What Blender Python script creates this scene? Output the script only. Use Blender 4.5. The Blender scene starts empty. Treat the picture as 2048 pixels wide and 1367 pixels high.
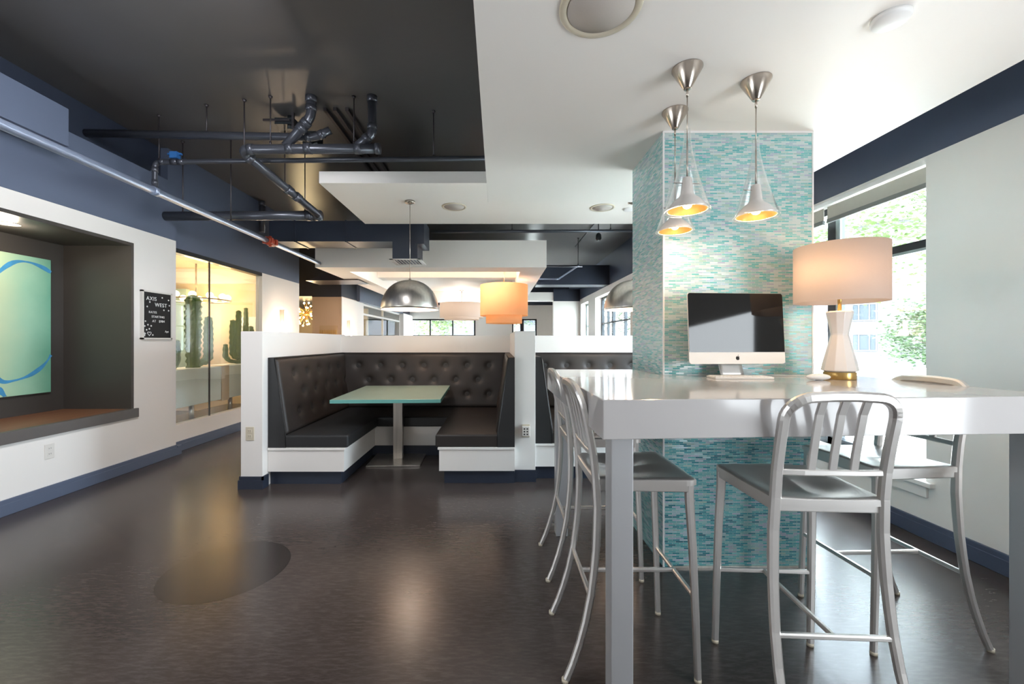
import bpy, math, random
from mathutils import Vector, Matrix
random.seed(7)
S = bpy.context.scene
C = S.collection
PI = math.pi
# ------------------------------------------------------------------ camera
cd = bpy.data.cameras.new('camera')
cd.sensor_width = 36.0
cd.lens = 830.0 / 2048 * 36.0
cd.shift_x = 28.0 / 2048
cd.shift_y = -1.5 / 2048
cd.clip_start = 0.05
cd.clip_end = 300
cam = bpy.data.objects.new('camera', cd)
cam.location = (0, 0, 1.26)
cam.rotation_euler = (PI / 2, 0, 0)
C.objects.link(cam)
S.camera = cam
# ------------------------------------------------------------------ view, world, sun
S.view_settings.view_transform = 'Standard'
S.view_settings.look = 'None'
S.view_settings.exposure = 1.9
S.view_settings.gamma = 1.0
S.view_settings.use_curve_mapping = False
S.cycles.use_denoising = True
S.cycles.max_bounces = 10
S.cycles.diffuse_bounces = 5
S.cycles.glossy_bounces = 4
S.cycles.transmission_bounces = 8
S.cycles.transparent_max_bounces = 16
S.cycles.caustics_reflective = False
S.cycles.caustics_refractive = False
S.cycles.sample_clamp_indirect = 6
w = bpy.data.worlds.new('sky')
S.world = w
w.use_nodes = True
bg = w.node_tree.nodes['Background']
bg.inputs[0].default_value = (0.80, 0.92, 1.06, 1)
bg.inputs[1].default_value = 7.2
sl = bpy.data.lights.new('sun', 'SUN')
sl.energy = 3.5
sl.angle = 0.03
sl.color = (1, 0.97, 0.93)
so = bpy.data.objects.new('sun', sl)
so.rotation_euler = (0, math.radians(-48), 0)      # comes over the roof from the left
C.objects.link(so)


def area(name, loc, rot, sx, sy, energy, col=(1, 1, 1), portal=False):
    l = bpy.data.lights.new(name, 'AREA')
    l.shape = 'RECTANGLE'
    l.size = sx
    l.size_y = sy
    l.energy = energy
    l.color = col
    l.cycles.is_portal = portal
    o = bpy.data.objects.new(name, l)
    o.location = loc
    o.rotation_euler = rot
    C.objects.link(o)
    return o


def point(name, loc, energy, col=(1, 0.75, 0.5), r=0.03):
    l = bpy.data.lights.new(name, 'POINT')
    l.energy = energy
    l.color = col
    l.shadow_soft_size = r
    o = bpy.data.objects.new(name, l)
    o.location = loc
    C.objects.link(o)
    return o


FILL_TINT = (0.88, 0.95, 1.0)
# added cool fill at the right wall, out of view; no window there
area('fill_side', (2.71, -0.35, 1.45), (PI / 2 + 0.1, 0, PI / 2), 2.0, 1.7, 34, FILL_TINT)
# added fill before the solid left wall, tilted up at right wall and soffit
area('fill_left', (-3.5, 0.2, 1.5), (PI / 2 + 0.6, 0, -PI / 2), 2.0, 1.6, 25, FILL_TINT)
# added unseen fill under the ceiling, turned to the left wall; no fixture
area('fill_ceiling', (-1.1, 1.55, 3.1), (0, math.radians(52), 0), 0.8, 1.5, 24, (0.97, 0.97, 1.0))
# portals in the windows that the picture shows
area('portal_right', (3.0, 3.85, 1.4), (PI / 2, 0, PI / 2), 2.3, 2.0, 1, portal=True)
area('portal_right_far', (3.0, 10.0, 1.7), (PI / 2, 0, PI / 2), 3.4, 1.6, 1, portal=True)
area('portal_end', (-1.0, 16.1, 1.3), (-PI / 2, 0, 0), 5.5, 2.0, 1, portal=True)

# ------------------------------------------------------------------ materials


def lin(c):
    return tuple(((v / 255) / 12.92 if v / 255 <= 0.04045 else ((v / 255 + 0.055) / 1.055) ** 2.4) for v in c) + (1,)


class NT:
    def __init__(s, name):
        s.m = bpy.data.materials.new(name)
        s.m.use_nodes = True
        s.t = s.m.node_tree
        s.b = s.t.nodes['Principled BSDF']
        s.out = s.t.nodes['Material Output']

    def n(s, typ, ins=None, **kw):
        o = s.t.nodes.new(typ)
        for k, v in kw.items():
            setattr(o, k, v)
        for k, v in (ins or {}).items():
            if isinstance(v, bpy.types.NodeSocket):
                s.t.links.new(v, o.inputs[k])
            else:
                o.inputs[k].default_value = v
        return o

    def math(s, op, a, b=0.0, c=None):
        ins = {0: a, 1: b}
        if c is not None:
            ins[2] = c
        return s.n('ShaderNodeMath', ins, operation=op).outputs[0]

    def mix(s, f, a, b):
        o = s.n('ShaderNodeMix', data_type='RGBA')
        for k, v in ((0, f), (6, a), (7, b)):
            if isinstance(v, bpy.types.NodeSocket):
                s.t.links.new(v, o.inputs[k])
            else:
                o.inputs[k].default_value = v
        return o.outputs[2]

    def set(s, k, v):
        if isinstance(v, bpy.types.NodeSocket):
            s.t.links.new(v, s.b.inputs[k])
        else:
            s.b.inputs[k].default_value = v


def mat(name, col, rough=0.5, metal=0.0, var=0.06, vscale=3.0, bump=0.0, bscale=60.0, spec=0.5, coat=0.0, stretch=None, emit=None, es=0.0):
    t = NT(name)
    c = lin(col)
    tc = t.n('ShaderNodeTexCoord').outputs['Object']
    if stretch:
        tc = t.n('ShaderNodeMapping', {0: tc, 3: stretch}).outputs[0]
    nz = t.n('ShaderNodeTexNoise', {'Vector': tc, 'Scale': vscale, 'Detail': 5.0})
    a = tuple(min(1, v * (1 - var)) for v in c[:3]) + (1,)
    b = tuple(min(1, v * (1 + var)) for v in c[:3]) + (1,)
    t.set('Base Color', t.mix(nz.outputs[0], a, b))
    r = t.n('ShaderNodeMapRange', {0: nz.outputs[0], 1: 0.3, 2: 0.7, 3: max(0.02, rough * 0.98), 4: min(1, rough * 1.02)})
    t.set('Roughness', r.outputs[0])
    t.set('Metallic', metal)
    t.set('Specular IOR Level', spec)
    if coat:
        t.set('Coat Weight', coat)
        t.set('Coat Roughness', 0.1)
    if bump:
        n2 = t.n('ShaderNodeTexNoise', {'Vector': tc, 'Scale': bscale, 'Detail': 3.0})
        t.set('Normal', t.n('ShaderNodeBump', {'Height': n2.outputs[0], 'Strength': bump, 'Distance': 0.01}).outputs[0])
    if emit:
        t.set('Emission Color', lin(emit))
        t.set('Emission Strength', es)
    return t.m


def glass_mat(name, tint=(1, 1, 1), gl=0.06, rough=0.0, haze=0.0):
    t = NT(name)
    lw = t.n('ShaderNodeLayerWeight', {0: 0.5})
    f = t.math('POWER', lw.outputs[1], 4.0)
    f = t.math('ADD', t.math('MULTIPLY', f, 0.75), gl)
    f = t.math('MINIMUM', f, 1.0)
    nz = t.n('ShaderNodeTexNoise', {'Scale': 2.0})
    gr = t.n('ShaderNodeMapRange', {0: nz.outputs[0], 3: rough, 4: rough + 0.01})
    tr = t.n('ShaderNodeBsdfTransparent', {0: tint + (1,)})
    gls = t.n('ShaderNodeBsdfGlossy', {'Color': (1, 1, 1, 1), 'Roughness': gr.outputs[0]})
    sh = t.n('ShaderNodeMixShader', {0: f, 1: tr.outputs[0], 2: gls.outputs[0]}).outputs[0]
    if haze:
        df = t.n('ShaderNodeBsdfTranslucent', {0: (0.95, 0.95, 0.93, 1)})
        d2 = t.n('ShaderNodeBsdfDiffuse', {0: (0.9, 0.9, 0.88, 1)})
        mx = t.n('ShaderNodeMixShader', {0: 0.5, 1: df.outputs[0], 2: d2.outputs[0]})
        sh = t.n('ShaderNodeMixShader', {0: haze, 1: sh, 2: mx.outputs[0]}).outputs[0]
    t.t.links.new(sh, t.out.inputs[0])
    return t.m


def shade_mat(name, col, emit, es):
    t = NT(name)
    tc = t.n('ShaderNodeTexCoord').outputs['Object']
    nz = t.n('ShaderNodeTexNoise', {'Vector': t.n('ShaderNodeMapping', {0: tc, 3: (80, 80, 900)}).outputs[0], 'Scale': 1.0, 'Detail': 2.0})
    c = t.mix(nz.outputs[0], tuple(v * 0.93 for v in lin(col)[:3]) + (1,), lin(col))
    d = t.n('ShaderNodeBsdfDiffuse', {0: c})
    tl = t.n('ShaderNodeBsdfTranslucent', {0: c})
    mx = t.n('ShaderNodeMixShader', {0: 0.45, 1: d.outputs[0], 2: tl.outputs[0]})
    em = t.n('ShaderNodeEmission', {0: lin(emit), 1: es})
    ad = t.n('ShaderNodeAddShader', {0: mx.outputs[0], 1: em.outputs[0]})
    t.t.links.new(ad.outputs[0], t.out.inputs[0])
    return t.m


def tile_mat():
    t = NT('mosaic_tile')
    tc = t.n('ShaderNodeTexCoord').outputs['Object']
    sp = t.n('ShaderNodeSeparateXYZ', {0: tc})
    u = t.math('ADD', sp.outputs[0], sp.outputs[1])
    v = sp.outputs[2]
    H, Wd = 0.0092, 0.042
    vr = t.math('DIVIDE', v, H)
    row = t.math('FLOOR', vr)
    off = t.n('ShaderNodeTexWhiteNoise', {'W': row}, noise_dimensions='1D').outputs[0]
    off = t.math('MULTIPLY', off, 0.12)
    off = t.math('ADD', off, t.math('MULTIPLY', t.math('MODULO', row, 2.0), 0.5))
    ur = t.math('ADD', t.math('DIVIDE', u, Wd), off)
    colm = t.math('FLOOR', ur)
    cell = t.n('ShaderNodeCombineXYZ', {0: colm, 1: row})
    wn = t.n('ShaderNodeTexWhiteNoise', {0: cell.outputs[0]}, noise_dimensions='2D')
    big = t.n('ShaderNodeTexNoise', {'Vector': t.n('ShaderNodeMapping', {0: tc, 3: (1.2, 1.2, 3.0)}).outputs[0], 'Scale': 1.6, 'Detail': 3.0})
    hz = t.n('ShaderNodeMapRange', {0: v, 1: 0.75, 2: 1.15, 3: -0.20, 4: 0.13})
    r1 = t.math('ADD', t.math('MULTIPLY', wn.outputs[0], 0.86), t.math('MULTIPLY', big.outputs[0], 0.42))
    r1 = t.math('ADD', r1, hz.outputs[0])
    ramp = t.n('ShaderNodeValToRGB', {0: r1})
    e = ramp.color_ramp.elements
    cols = [(0.0, (14, 116, 136)), (0.2, (44, 154, 168)), (0.36, (88, 178, 182)), (0.48, (118, 186, 188)), (0.6, (138, 188, 190)), (0.7, (158, 192, 200)), (0.78, (166, 174, 198)), (0.86, (152, 190, 178)), (0.95, (190, 206, 208))]
    e[0].position, e[0].color = cols[0][0], lin(cols[0][1])
    e[1].position, e[1].color = cols[-1][0], lin(cols[-1][1])
    for p, c in cols[1:-1]:
        x = e.new(p)
        x.color = lin(c)
    fu = t.math('FRACT', ur)
    fv = t.math('FRACT', vr)
    du = t.math('MINIMUM', fu, t.math('SUBTRACT', 1.0, fu))
    dv = t.math('MINIMUM', fv, t.math('SUBTRACT', 1.0, fv))
    du = t.math('MULTIPLY', du, Wd)
    dv = t.math('MULTIPLY', dv, H)
    d = t.math('MINIMUM', du, dv)
    g = t.math('LESS_THAN', d, 0.0008)
    t.set('Base Color', t.mix(g, ramp.outputs[0], lin((205, 215, 212))))
    rough = t.math('ADD', 0.30, t.math('MULTIPLY', g, 0.5))
    t.set('Roughness', rough)
    t.set('Metallic', t.math('MULTIPLY', t.math('SUBTRACT', 1.0, g), 0.15))
    hgt = t.math('ADD', t.math('MULTIPLY', t.math('MINIMUM', d, 0.002), 300.0), 0.0)
    c3 = t.n('ShaderNodeVectorMath', {0: wn.outputs[1], 1: (0.5, 0.5, 0.5)}, operation='SUBTRACT')
    c4 = t.n('ShaderNodeVectorMath', {0: c3.outputs[0], 3: 0.16}, operation='SCALE')
    gn = t.n('ShaderNodeNewGeometry')
    nn = t.n('ShaderNodeVectorMath', {0: gn.outputs['Normal'], 1: c4.outputs[0]}, operation='ADD')
    nn = t.n('ShaderNodeVectorMath', {0: nn.outputs[0]}, operation='NORMALIZE')
    t.set('Normal', t.n('ShaderNodeBump', {'Height': hgt, 'Strength': 0.4, 'Distance': 0.001, 'Normal': nn.outputs[0]}).outputs[0])
    return t.m


def floor_mat():
    t = NT('polished_concrete')
    tc = t.n('ShaderNodeTexCoord').outputs['Object']
    n1 = t.n('ShaderNodeTexNoise', {'Vector': tc, 'Scale': 1.1, 'Detail': 5.0, 'Roughness': 0.5})
    n2 = t.n('ShaderNodeTexNoise', {'Vector': t.n('ShaderNodeMapping', {0: tc, 2: (0, 0, 0.6), 3: (1, 2.4, 1)}).outputs[0], 'Scale': 1.3, 'Detail': 4.0, 'Roughness': 0.5})
    rmp = t.n('ShaderNodeMapRange', {0: n1.outputs[0], 1: 0.25, 2: 0.75}, interpolation_type='SMOOTHSTEP')
    col = t.mix(rmp.outputs[0], lin((50, 43, 41)), lin((74, 65, 62)))
    r2 = t.n('ShaderNodeMapRange', {0: n2.outputs[0], 1: 0.3, 2: 0.9, 3: 0.0, 4: 0.12}, interpolation_type='SMOOTHSTEP')
    col = t.mix(r2.outputs[0], col, lin((82, 74, 71)))
    n4 = t.n('ShaderNodeTexNoise', {'Vector': t.n('ShaderNodeMapping', {0: tc, 2: (0, 0, 0.7), 3: (14, 70, 1)}).outputs[0], 'Scale': 1.0, 'Detail': 6.0, 'Roughness': 0.7})
    r4 = t.n('ShaderNodeMapRange', {0: n4.outputs[0], 1: 0.45, 2: 0.85, 3: 0.0, 4: 0.55})
    col = t.mix(r4.outputs[0], col, lin((104, 94, 90)))
    # round cover plate let into the slab
    v = t.n('ShaderNodeVectorMath', {0: tc, 1: (-1.50, 2.30, 0)}, operation='DISTANCE').outputs[1]
    ins = t.math('LESS_THAN', v, 0.31)
    rim = t.math('MULTIPLY', t.math('LESS_THAN', v, 0.315), t.math('GREATER_THAN', v, 0.308))
    col = t.mix(t.math('MULTIPLY', ins, 0.75), col, lin((40, 34, 33)))
    col = t.mix(t.math('MULTIPLY', rim, 0.8), col, lin((16, 14, 14)))
    t.set('Base Color', col)
    t.set('Roughness', t.n('ShaderNodeMapRange', {0: n2.outputs[0], 1: 0.15, 2: 0.85, 3: 0.255, 4: 0.265}, interpolation_type='SMOOTHSTEP').outputs[0])
    t.set('Specular IOR Level', 0.55)
    n3 = t.n('ShaderNodeTexNoise', {'Vector': tc, 'Scale': 9.0, 'Detail': 3.0})
    
    return t.m


def canvas_mat():
    t = NT('mint_canvas')
    tc = t.n('ShaderNodeTexCoord').outputs['Object']
    sp = t.n('ShaderNodeSeparateXYZ', {0: tc})
    nz = t.n('ShaderNodeTexNoise', {'Vector': tc, 'Scale': 2.2, 'Detail': 4.0})
    f = t.math('ADD', t.math('MULTIPLY', sp.outputs[1], 1.7), t.math('SUBTRACT', t.math('MULTIPLY', nz.outputs[0], 0.6), 0.45))
    ramp = t.n('ShaderNodeValToRGB', {0: f})
    e = ramp.color_ramp.elements
    e[0].position, e[0].color = 0.15, lin((196, 214, 178))
    e[1].position, e[1].color = 1.0, lin((112, 178, 150))
    x = e.new(0.6)
    x.color = lin((160, 206, 178))
    t.set('Base Color', ramp.outputs[0])
    t.set('Roughness', 0.6)
    return t.m


def wood_mat(name, c1, c2):
    t = NT(name)
    tc = t.n('ShaderNodeTexCoord').outputs['Object']
    nz = t.n('ShaderNodeTexNoise', {'Vector': t.n('ShaderNodeMapping', {0: tc, 3: (18, 1.2, 18)}).outputs[0], 'Scale': 1.5, 'Detail': 6.0})
    t.set('Base Color', t.mix(nz.outputs[0], lin(c1), lin(c2)))
    t.set('Roughness', 0.42)
    return t.m


def cactus_mat():
    t = NT('cactus_skin')
    tc = t.n('ShaderNodeTexCoord').outputs['Object']
    nz = t.n('ShaderNodeTexNoise', {'Vector': tc, 'Scale': 9.0, 'Detail': 5.0})
    t.set('Base Color', t.mix(nz.outputs[0], lin((58, 92, 40)), lin((128, 146, 78))))
    t.set('Roughness', 0.55)
    return t.m


M = {}
M['white'] = mat('white_paint', (238, 234, 230), 0.62, var=0.015, vscale=1.5, bump=0.02, bscale=180)
M['white2'] = mat('white_ceiling_paint', (244, 240, 236), 0.6, var=0.012, vscale=1.2, bump=0.02, bscale=160)
M['cream'] = mat('cream_paint', (214, 196, 166), 0.6, var=0.03)
M['beige'] = mat('beige_paint', (206, 180, 156), 0.6, var=0.02)
M['navy_shaded'] = mat('shaded_navy_paint', (74, 84, 106), 0.42, var=0.05, vscale=2.0)  # same navy as the left, darkened to paint in the right side's shade
M['navy'] = mat('lit_navy_paint', (92, 102, 123), 0.42, var=0.05, vscale=2.0, bump=0.02, bscale=120)  # navy lightened to carry the window light falling on the left side
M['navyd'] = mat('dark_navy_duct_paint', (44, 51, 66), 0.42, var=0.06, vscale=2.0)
M['ceil'] = mat('dark_ceiling_paint', (92, 90, 90), 0.36, var=0.10, vscale=0.8, bump=0.10, bscale=4, spec=0.6)
M['pipe'] = mat('gloss_pipe_paint', (88, 91, 100), 0.28, metal=0.5, var=0.06)
M['pipeb'] = mat('blue_grey_pipe_paint', (146, 158, 182), 0.3, metal=0.5, var=0.06)
M['rod'] = mat('hanger_steel', (84, 80, 84), 0.35, metal=0.7)
M['floor'] = floor_mat()
M['tile'] = tile_mat()
M['quartz'] = mat('white_quartz', (190, 187, 187), 0.11, var=0.02, vscale=12, spec=0.55)
M['alu'] = mat('brushed_aluminium', (226, 223, 220), 0.36, metal=0.85, var=0.03, vscale=6)
M['aluleg'] = mat('satin_table_leg', (206, 208, 212), 0.38, metal=0.6, var=0.05)
M['steel'] = mat('brushed_steel', (206, 200, 192), 0.30, metal=0.95, var=0.26, vscale=5, stretch=(9, 9, 0.4))
M['nickel'] = mat('brushed_nickel', (186, 176, 166), 0.24, metal=1.0, var=0.1, vscale=8, stretch=(6, 6, 0.5))
M['brass'] = mat('brushed_brass', (204, 168, 104), 0.28, metal=0.95, var=0.12, vscale=8, stretch=(8, 8, 0.5))
M['vinyl'] = mat('charcoal_vinyl', (44, 39, 37), 0.48, var=0.08, vscale=4, bump=0.03, bscale=220)
M['vinyld'] = mat('black_vinyl', (38, 38, 39), 0.5, var=0.06, vscale=4, bump=0.03, bscale=220)
M['piping'] = mat('black_piping', (16, 15, 15), 0.5)
M['glasstop'] = mat('mint_glass_top', (176, 200, 186), 0.17, var=0.03, vscale=6, spec=0.6)
M['glassedge'] = mat('aqua_glass_edge', (112, 176, 168), 0.2, var=0.08, vscale=9)
M['dark'] = mat('charcoal_niche_paint', (72, 68, 65), 0.38, var=0.05, vscale=1.5)
M['shelf'] = wood_mat('brown_shelf_wood', (112, 74, 54), (156, 108, 80))
M['shelfedge'] = mat('grey_shelf_edge', (98, 94, 92), 0.4)
M['canvas'] = canvas_mat()
M['bluepaint'] = mat('blue_brush_paint', (70, 150, 200), 0.55, var=0.3, vscale=14)
M['black'] = mat('black_felt', (28, 27, 28), 0.75)
M['letter'] = mat('white_plastic_letters', (238, 238, 238), 0.5)
M['plastic'] = mat('white_plastic', (226, 222, 216), 0.4)
M['ivory'] = mat('ivory_plastic', (206, 196, 176), 0.45)
M['slot'] = mat('dark_slot', (60, 56, 52), 0.6)
M['red'] = mat('red_coupling_paint', (176, 70, 46), 0.4)
M['blue'] = mat('blue_valve_paint', (52, 110, 176), 0.45)
M['frame'] = mat('dark_bronze_frame', (44, 50, 54), 0.35, metal=0.3)
M['frameg'] = mat('grey_green_frame', (150, 164, 164), 0.4, metal=0.3)
M['blind'] = mat('beige_blind_cloth', (196, 192, 182), 0.8, var=0.03, vscale=40)
M['blindbar'] = mat('grey_blind_bar', (128, 130, 128), 0.5)
M['screen'] = mat('black_glass_screen', (8, 10, 13), 0.05, spec=0.5)
M['ceramic'] = mat('white_ceramic', (232, 226, 222), 0.12, var=0.01, coat=0.5)
M['pane'] = glass_mat('window_glass', (0.97, 0.99, 0.98), 0.05)
M['glasswall'] = glass_mat('glass_wall', (0.95, 0.97, 0.95), 0.075)
M['glass'] = glass_mat('pendant_glass', (0.975, 0.975, 0.975), 0.05, haze=0.05)
M['lamplinen'] = shade_mat('lamp_linen', (214, 203, 195), (255, 186, 140), 0.03)
M['drumlinen'] = shade_mat('drum_linen', (234, 198, 160), (255, 180, 110), 0.06)
M['whitelinen'] = shade_mat('white_drum_cloth', (206, 196, 188), (255, 226, 200), 0.06)
M['domein'] = mat('white_dome_lining', (240, 222, 208), 0.5, emit=(255, 214, 184), es=0.35)
M['bulbsoft'] = mat('soft_bulb', (255, 240, 220), 0.4, emit=(255, 214, 170), es=3.0)
M['bulb'] = mat('lit_bulb', (255, 240, 220), 0.4, emit=(255, 214, 160), es=8.0)
M['sconce'] = mat('lit_sconce_glass', (255, 240, 225), 0.4, emit=(255, 226, 196), es=3.0)
M['downlight'] = mat('lit_downlight', (255, 240, 220), 0.4, emit=(255, 226, 190), es=8.0)
M['goldbulb'] = mat('lit_gold_bulb', (255, 220, 160), 0.4, emit=(255, 206, 140), es=6.0)
M['cactus'] = cactus_mat()
M['planter'] = mat('white_planter', (222, 228, 224), 0.5)
M['gravel'] = mat('dark_gravel', (92, 84, 72), 0.9, var=0.6, vscale=45, bump=0.8, bscale=60)
M['tan'] = mat('tan_post', (198, 170, 136), 0.5)
M['facade'] = mat('pale_render', (66, 65, 68), 0.9, var=0.03)
M['facwin'] = mat('facade_window_glass', (38, 46, 52), 0.9)
M['ground'] = mat('street_ground', (226, 222, 212), 0.95, var=0.12, vscale=2)
M['leaf'] = mat('green_leaf', (56, 78, 20), 0.6, var=0.4, vscale=6)
M['leafd'] = mat('mid_green_leaf', (44, 68, 32), 0.6, var=0.4, vscale=6)
M['bark'] = mat('grey_bark', (128, 116, 104), 0.9, var=0.2, vscale=8)
M['vent'] = mat('white_metal_vent', (214, 210, 206), 0.5)
M['curtain'] = mat('pale_green_film', (176, 206, 198), 0.6)
for k in ('leaf', 'leafd'):
    nt = M[k].node_tree
    b = nt.nodes['Principled BSDF']
    b.inputs['Transmission Weight'].default_value = 0.0
    b.inputs['Subsurface Weight'].default_value = 0.0


# ------------------------------------------------------------------ mesh builder
class MB:
    def __init__(s):
        s.v, s.f, s.sm = [], [], []

    def add(s, vs, fs, smooth=False):
        k = len(s.v)
        s.v += [tuple(x) for x in vs]
        s.f += [tuple(i + k for i in f) for f in fs]
        s.sm += [smooth] * len(fs)
        return s

    def box(s, x0, x1, y0, y1, z0, z1):
        vs = [(x, y, z) for z in (z0, z1) for y in (y0, y1) for x in (x0, x1)]
        return s.add(vs, [(0, 2, 3, 1), (4, 5, 7, 6), (0, 1, 5, 4), (2, 6, 7, 3), (0, 4, 6, 2), (1, 3, 7, 5)])

    def obox(s, c, sz, rz=0.0, rx=0.0, ry=0.0):
        R = Matrix.Rotation(rz, 3, 'Z') @ Matrix.Rotation(ry, 3, 'Y') @ Matrix.Rotation(rx, 3, 'X')
        vs = []
        for z in (-1, 1):
            for y in (-1, 1):
                for x in (-1, 1):
                    vs.append(Vector(c) + R @ Vector((x * sz[0] / 2, y * sz[1] / 2, z * sz[2] / 2)))
        return s.add(vs, [(0, 2, 3, 1), (4, 5, 7, 6), (0, 1, 5, 4), (2, 6, 7, 3), (0, 4, 6, 2), (1, 3, 7, 5)])

    def lathe(s, c, prof, n=40, ax=(0, 0, 1), smooth=True, cap=True, rot=0.0):
        ax = Vector(ax).normalized()
        a = ax.orthogonal().normalized()
        if abs(ax.z) > 0.99:
            a = Vector((1, 0, 0))
        b = ax.cross(a)
        c = Vector(c)
        vs, fs = [], []
        for r, h in prof:
            for i in range(n):
                t = 2 * PI * i / n + rot
                vs.append(c + ax * h + (a * math.cos(t) + b * math.sin(t)) * r)
        for j in range(len(prof) - 1):
            for i in range(n):
                i2 = (i + 1) % n
                fs.append((j * n + i, j * n + i2, (j + 1) * n + i2, (j + 1) * n + i))
        s.add(vs, fs, smooth)
        if cap:
            k = len(s.v) - len(vs)
            if prof[0][0] > 1e-5:
                s.f.append(tuple(k + i for i in reversed(range(n))))
                s.sm.append(False)
            if prof[-1][0] > 1e-5:
                s.f.append(tuple(k + (len(prof) - 1) * n + i for i in range(n)))
                s.sm.append(False)
        return s

    def cyl(s, p0, p1, r, n=16, r1=None):
        d = Vector(p1) - Vector(p0)
        return s.lathe(p0, [(r, 0), (r if r1 is None else r1, d.length)], n, d)

    def tube(s, pts, r, n=12, smooth=True):
        pts = [Vector(p) for p in pts]
        up = None
        vs, fs = [], []
        for i, p in enumerate(pts):
            t = (pts[min(i + 1, len(pts) - 1)] - pts[max(i - 1, 0)]).normalized()
            if up is None:
                up = t.orthogonal().normalized()
            up = (up - t * up.dot(t)).normalized()
            bb = t.cross(up)
            rr = r[i] if isinstance(r, (list, tuple)) else r
            for k in range(n):
                a = 2 * PI * k / n
                vs.append(p + (up * math.cos(a) + bb * math.sin(a)) * rr)
        for j in range(len(pts) - 1):
            for k in range(n):
                k2 = (k + 1) % n
                fs.append((j * n + k, j * n + k2, (j + 1) * n + k2, (j + 1) * n + k))
        fs.append(tuple(reversed(range(n))))
        fs.append(tuple((len(pts) - 1) * n + k for k in range(n)))
        return s.add(vs, fs, smooth)

    def sweep(s, pts, wd, dp, fwd=(0, 1, 0), ch=0.25):
        """flat bar: wd across, dp along fwd, chamfered corners"""
        pts = [Vector(p) for p in pts]
        F = Vector(fwd)
        vs, fs = [], []
        n = 8
        for i, p in enumerate(pts):
            t = (pts[min(i + 1, len(pts) - 1)] - pts[max(i - 1, 0)]).normalized()
            nn = (F - t * F.dot(t)).normalized()
            bb = t.cross(nn)
            w_ = (wd[i] if isinstance(wd, (list, tuple)) else wd) / 2
            d_ = (dp[i] if isinstance(dp, (list, tuple)) else dp) / 2
            c = min(w_, d_) * ch * 2
            for a, b in ((-w_ + c, -d_), (w_ - c, -d_), (w_, -d_ + c), (w_, d_ - c), (w_ - c, d_), (-w_ + c, d_), (-w_, d_ - c), (-w_, -d_ + c)):
                vs.append(p + bb * a + nn * b)
        for j in range(len(pts) - 1):
            for k in range(n):
                k2 = (k + 1) % n
                fs.append((j * n + k, (j + 1) * n + k, (j + 1) * n + k2, j * n + k2))
        fs.append(tuple(range(n)))
        fs.append(tuple(reversed([(len(pts) - 1) * n + k for k in range(n)])))
        return s.add(vs, fs, False)

    def prism(s, poly, axis, a, b):
        """poly of 2D points extruded along axis between a and b"""
        def P(q, t):
            return {'x': (t, q[0], q[1]), 'y': (q[0], t, q[1]), 'z': (q[0], q[1], t)}[axis]
        n = len(poly)
        vs = [P(q, a) for q in poly] + [P(q, b) for q in poly]
        fs = [tuple(range(n)), tuple(reversed(range(n, 2 * n)))] + [(i, n + i, n + (i + 1) % n, (i + 1) % n) for i in range(n)]
        return s.add(vs, fs)

    def sphere(s, c, r, n=12, m=8, sc=(1, 1, 1)):
        c = Vector(c)
        vs, fs = [c + Vector((0, 0, -r * sc[2]))], []
        for j in range(1, m):
            ph = -PI / 2 + PI * j / m
            for i in range(n):
                th = 2 * PI * i / n
                vs.append(c + Vector((r * sc[0] * math.cos(ph) * math.cos(th), r * sc[1] * math.cos(ph) * math.sin(th), r * sc[2] * math.sin(ph))))
        vs.append(c + Vector((0, 0, r * sc[2])))
        for i in range(n):
            fs.append((0, 1 + (i + 1) % n, 1 + i))
            fs.append((len(vs) - 1, 1 + (m - 2) * n + i, 1 + (m - 2) * n + (i + 1) % n))
        for j in range(m - 2):
            for i in range(n):
                a = 1 + j * n
                fs.append((a + i, a + (i + 1) % n, a + n + (i + 1) % n, a + n + i))
        return s.add(vs, fs, True)

    def grid(s, fn, nu, nv, smooth=True, thick=None):
        """surface fn(u,v) on 0..1; thick is a vector to give a closed solid"""
        k0 = [Vector(fn(i / nu, j / nv)) for j in range(nv + 1) for i in range(nu + 1)]
        W = nu + 1
        fs = [(j * W + i, j * W + i + 1, (j + 1) * W + i + 1, (j + 1) * W + i) for j in range(nv) for i in range(nu)]
        if thick is None:
            return s.add(k0, fs, smooth)
        T = Vector(thick)
        N = len(k0)
        vs = k0 + [p + T for p in k0]
        f2 = [tuple(N + q for q in reversed(f)) for f in fs]
        rim = [i for i in range(W)] + [j * W + nu for j in range(1, nv + 1)] + [nv * W + i for i in range(nu - 1, -1, -1)] + [j * W for j in range(nv - 1, 0, -1)]
        f3 = [(rim[(q + 1) % len(rim)], rim[q], N + rim[q], N + rim[(q + 1) % len(rim)]) for q in range(len(rim))]
        s.add(vs, fs, smooth)
        k = len(s.v) - len(vs)
        for f in f2 + f3:
            s.f.append(tuple(k + q for q in f))
            s.sm.append(smooth and f in f2)
        return s

    def build(s, name, material, parent=None, bevel=0.0, base=None, seg=2):
        vs = s.v
        if parent is None:
            if base is None:
                xs = [v[0] for v in vs]
                ys = [v[1] for v in vs]
                zs = [v[2] for v in vs]
                base = ((min(xs) + max(xs)) / 2, (min(ys) + max(ys)) / 2, min(zs))
            off = Vector(base)
        else:
            off = Vector((0, 0, 0))
            p = parent
            while p is not None:
                off += p.location
                p = p.parent
        me = bpy.data.meshes.new(name)
        me.from_pydata([tuple(Vector(v) - off) for v in vs], [], s.f)
        me.polygons.foreach_set('use_smooth', s.sm)
        me.update()
        me.materials.append(M[material] if isinstance(material, str) else material)
        o = bpy.data.objects.new(name, me)
        C.objects.link(o)
        if parent is not None:
            o.parent = parent
        else:
            o.location = off
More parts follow.
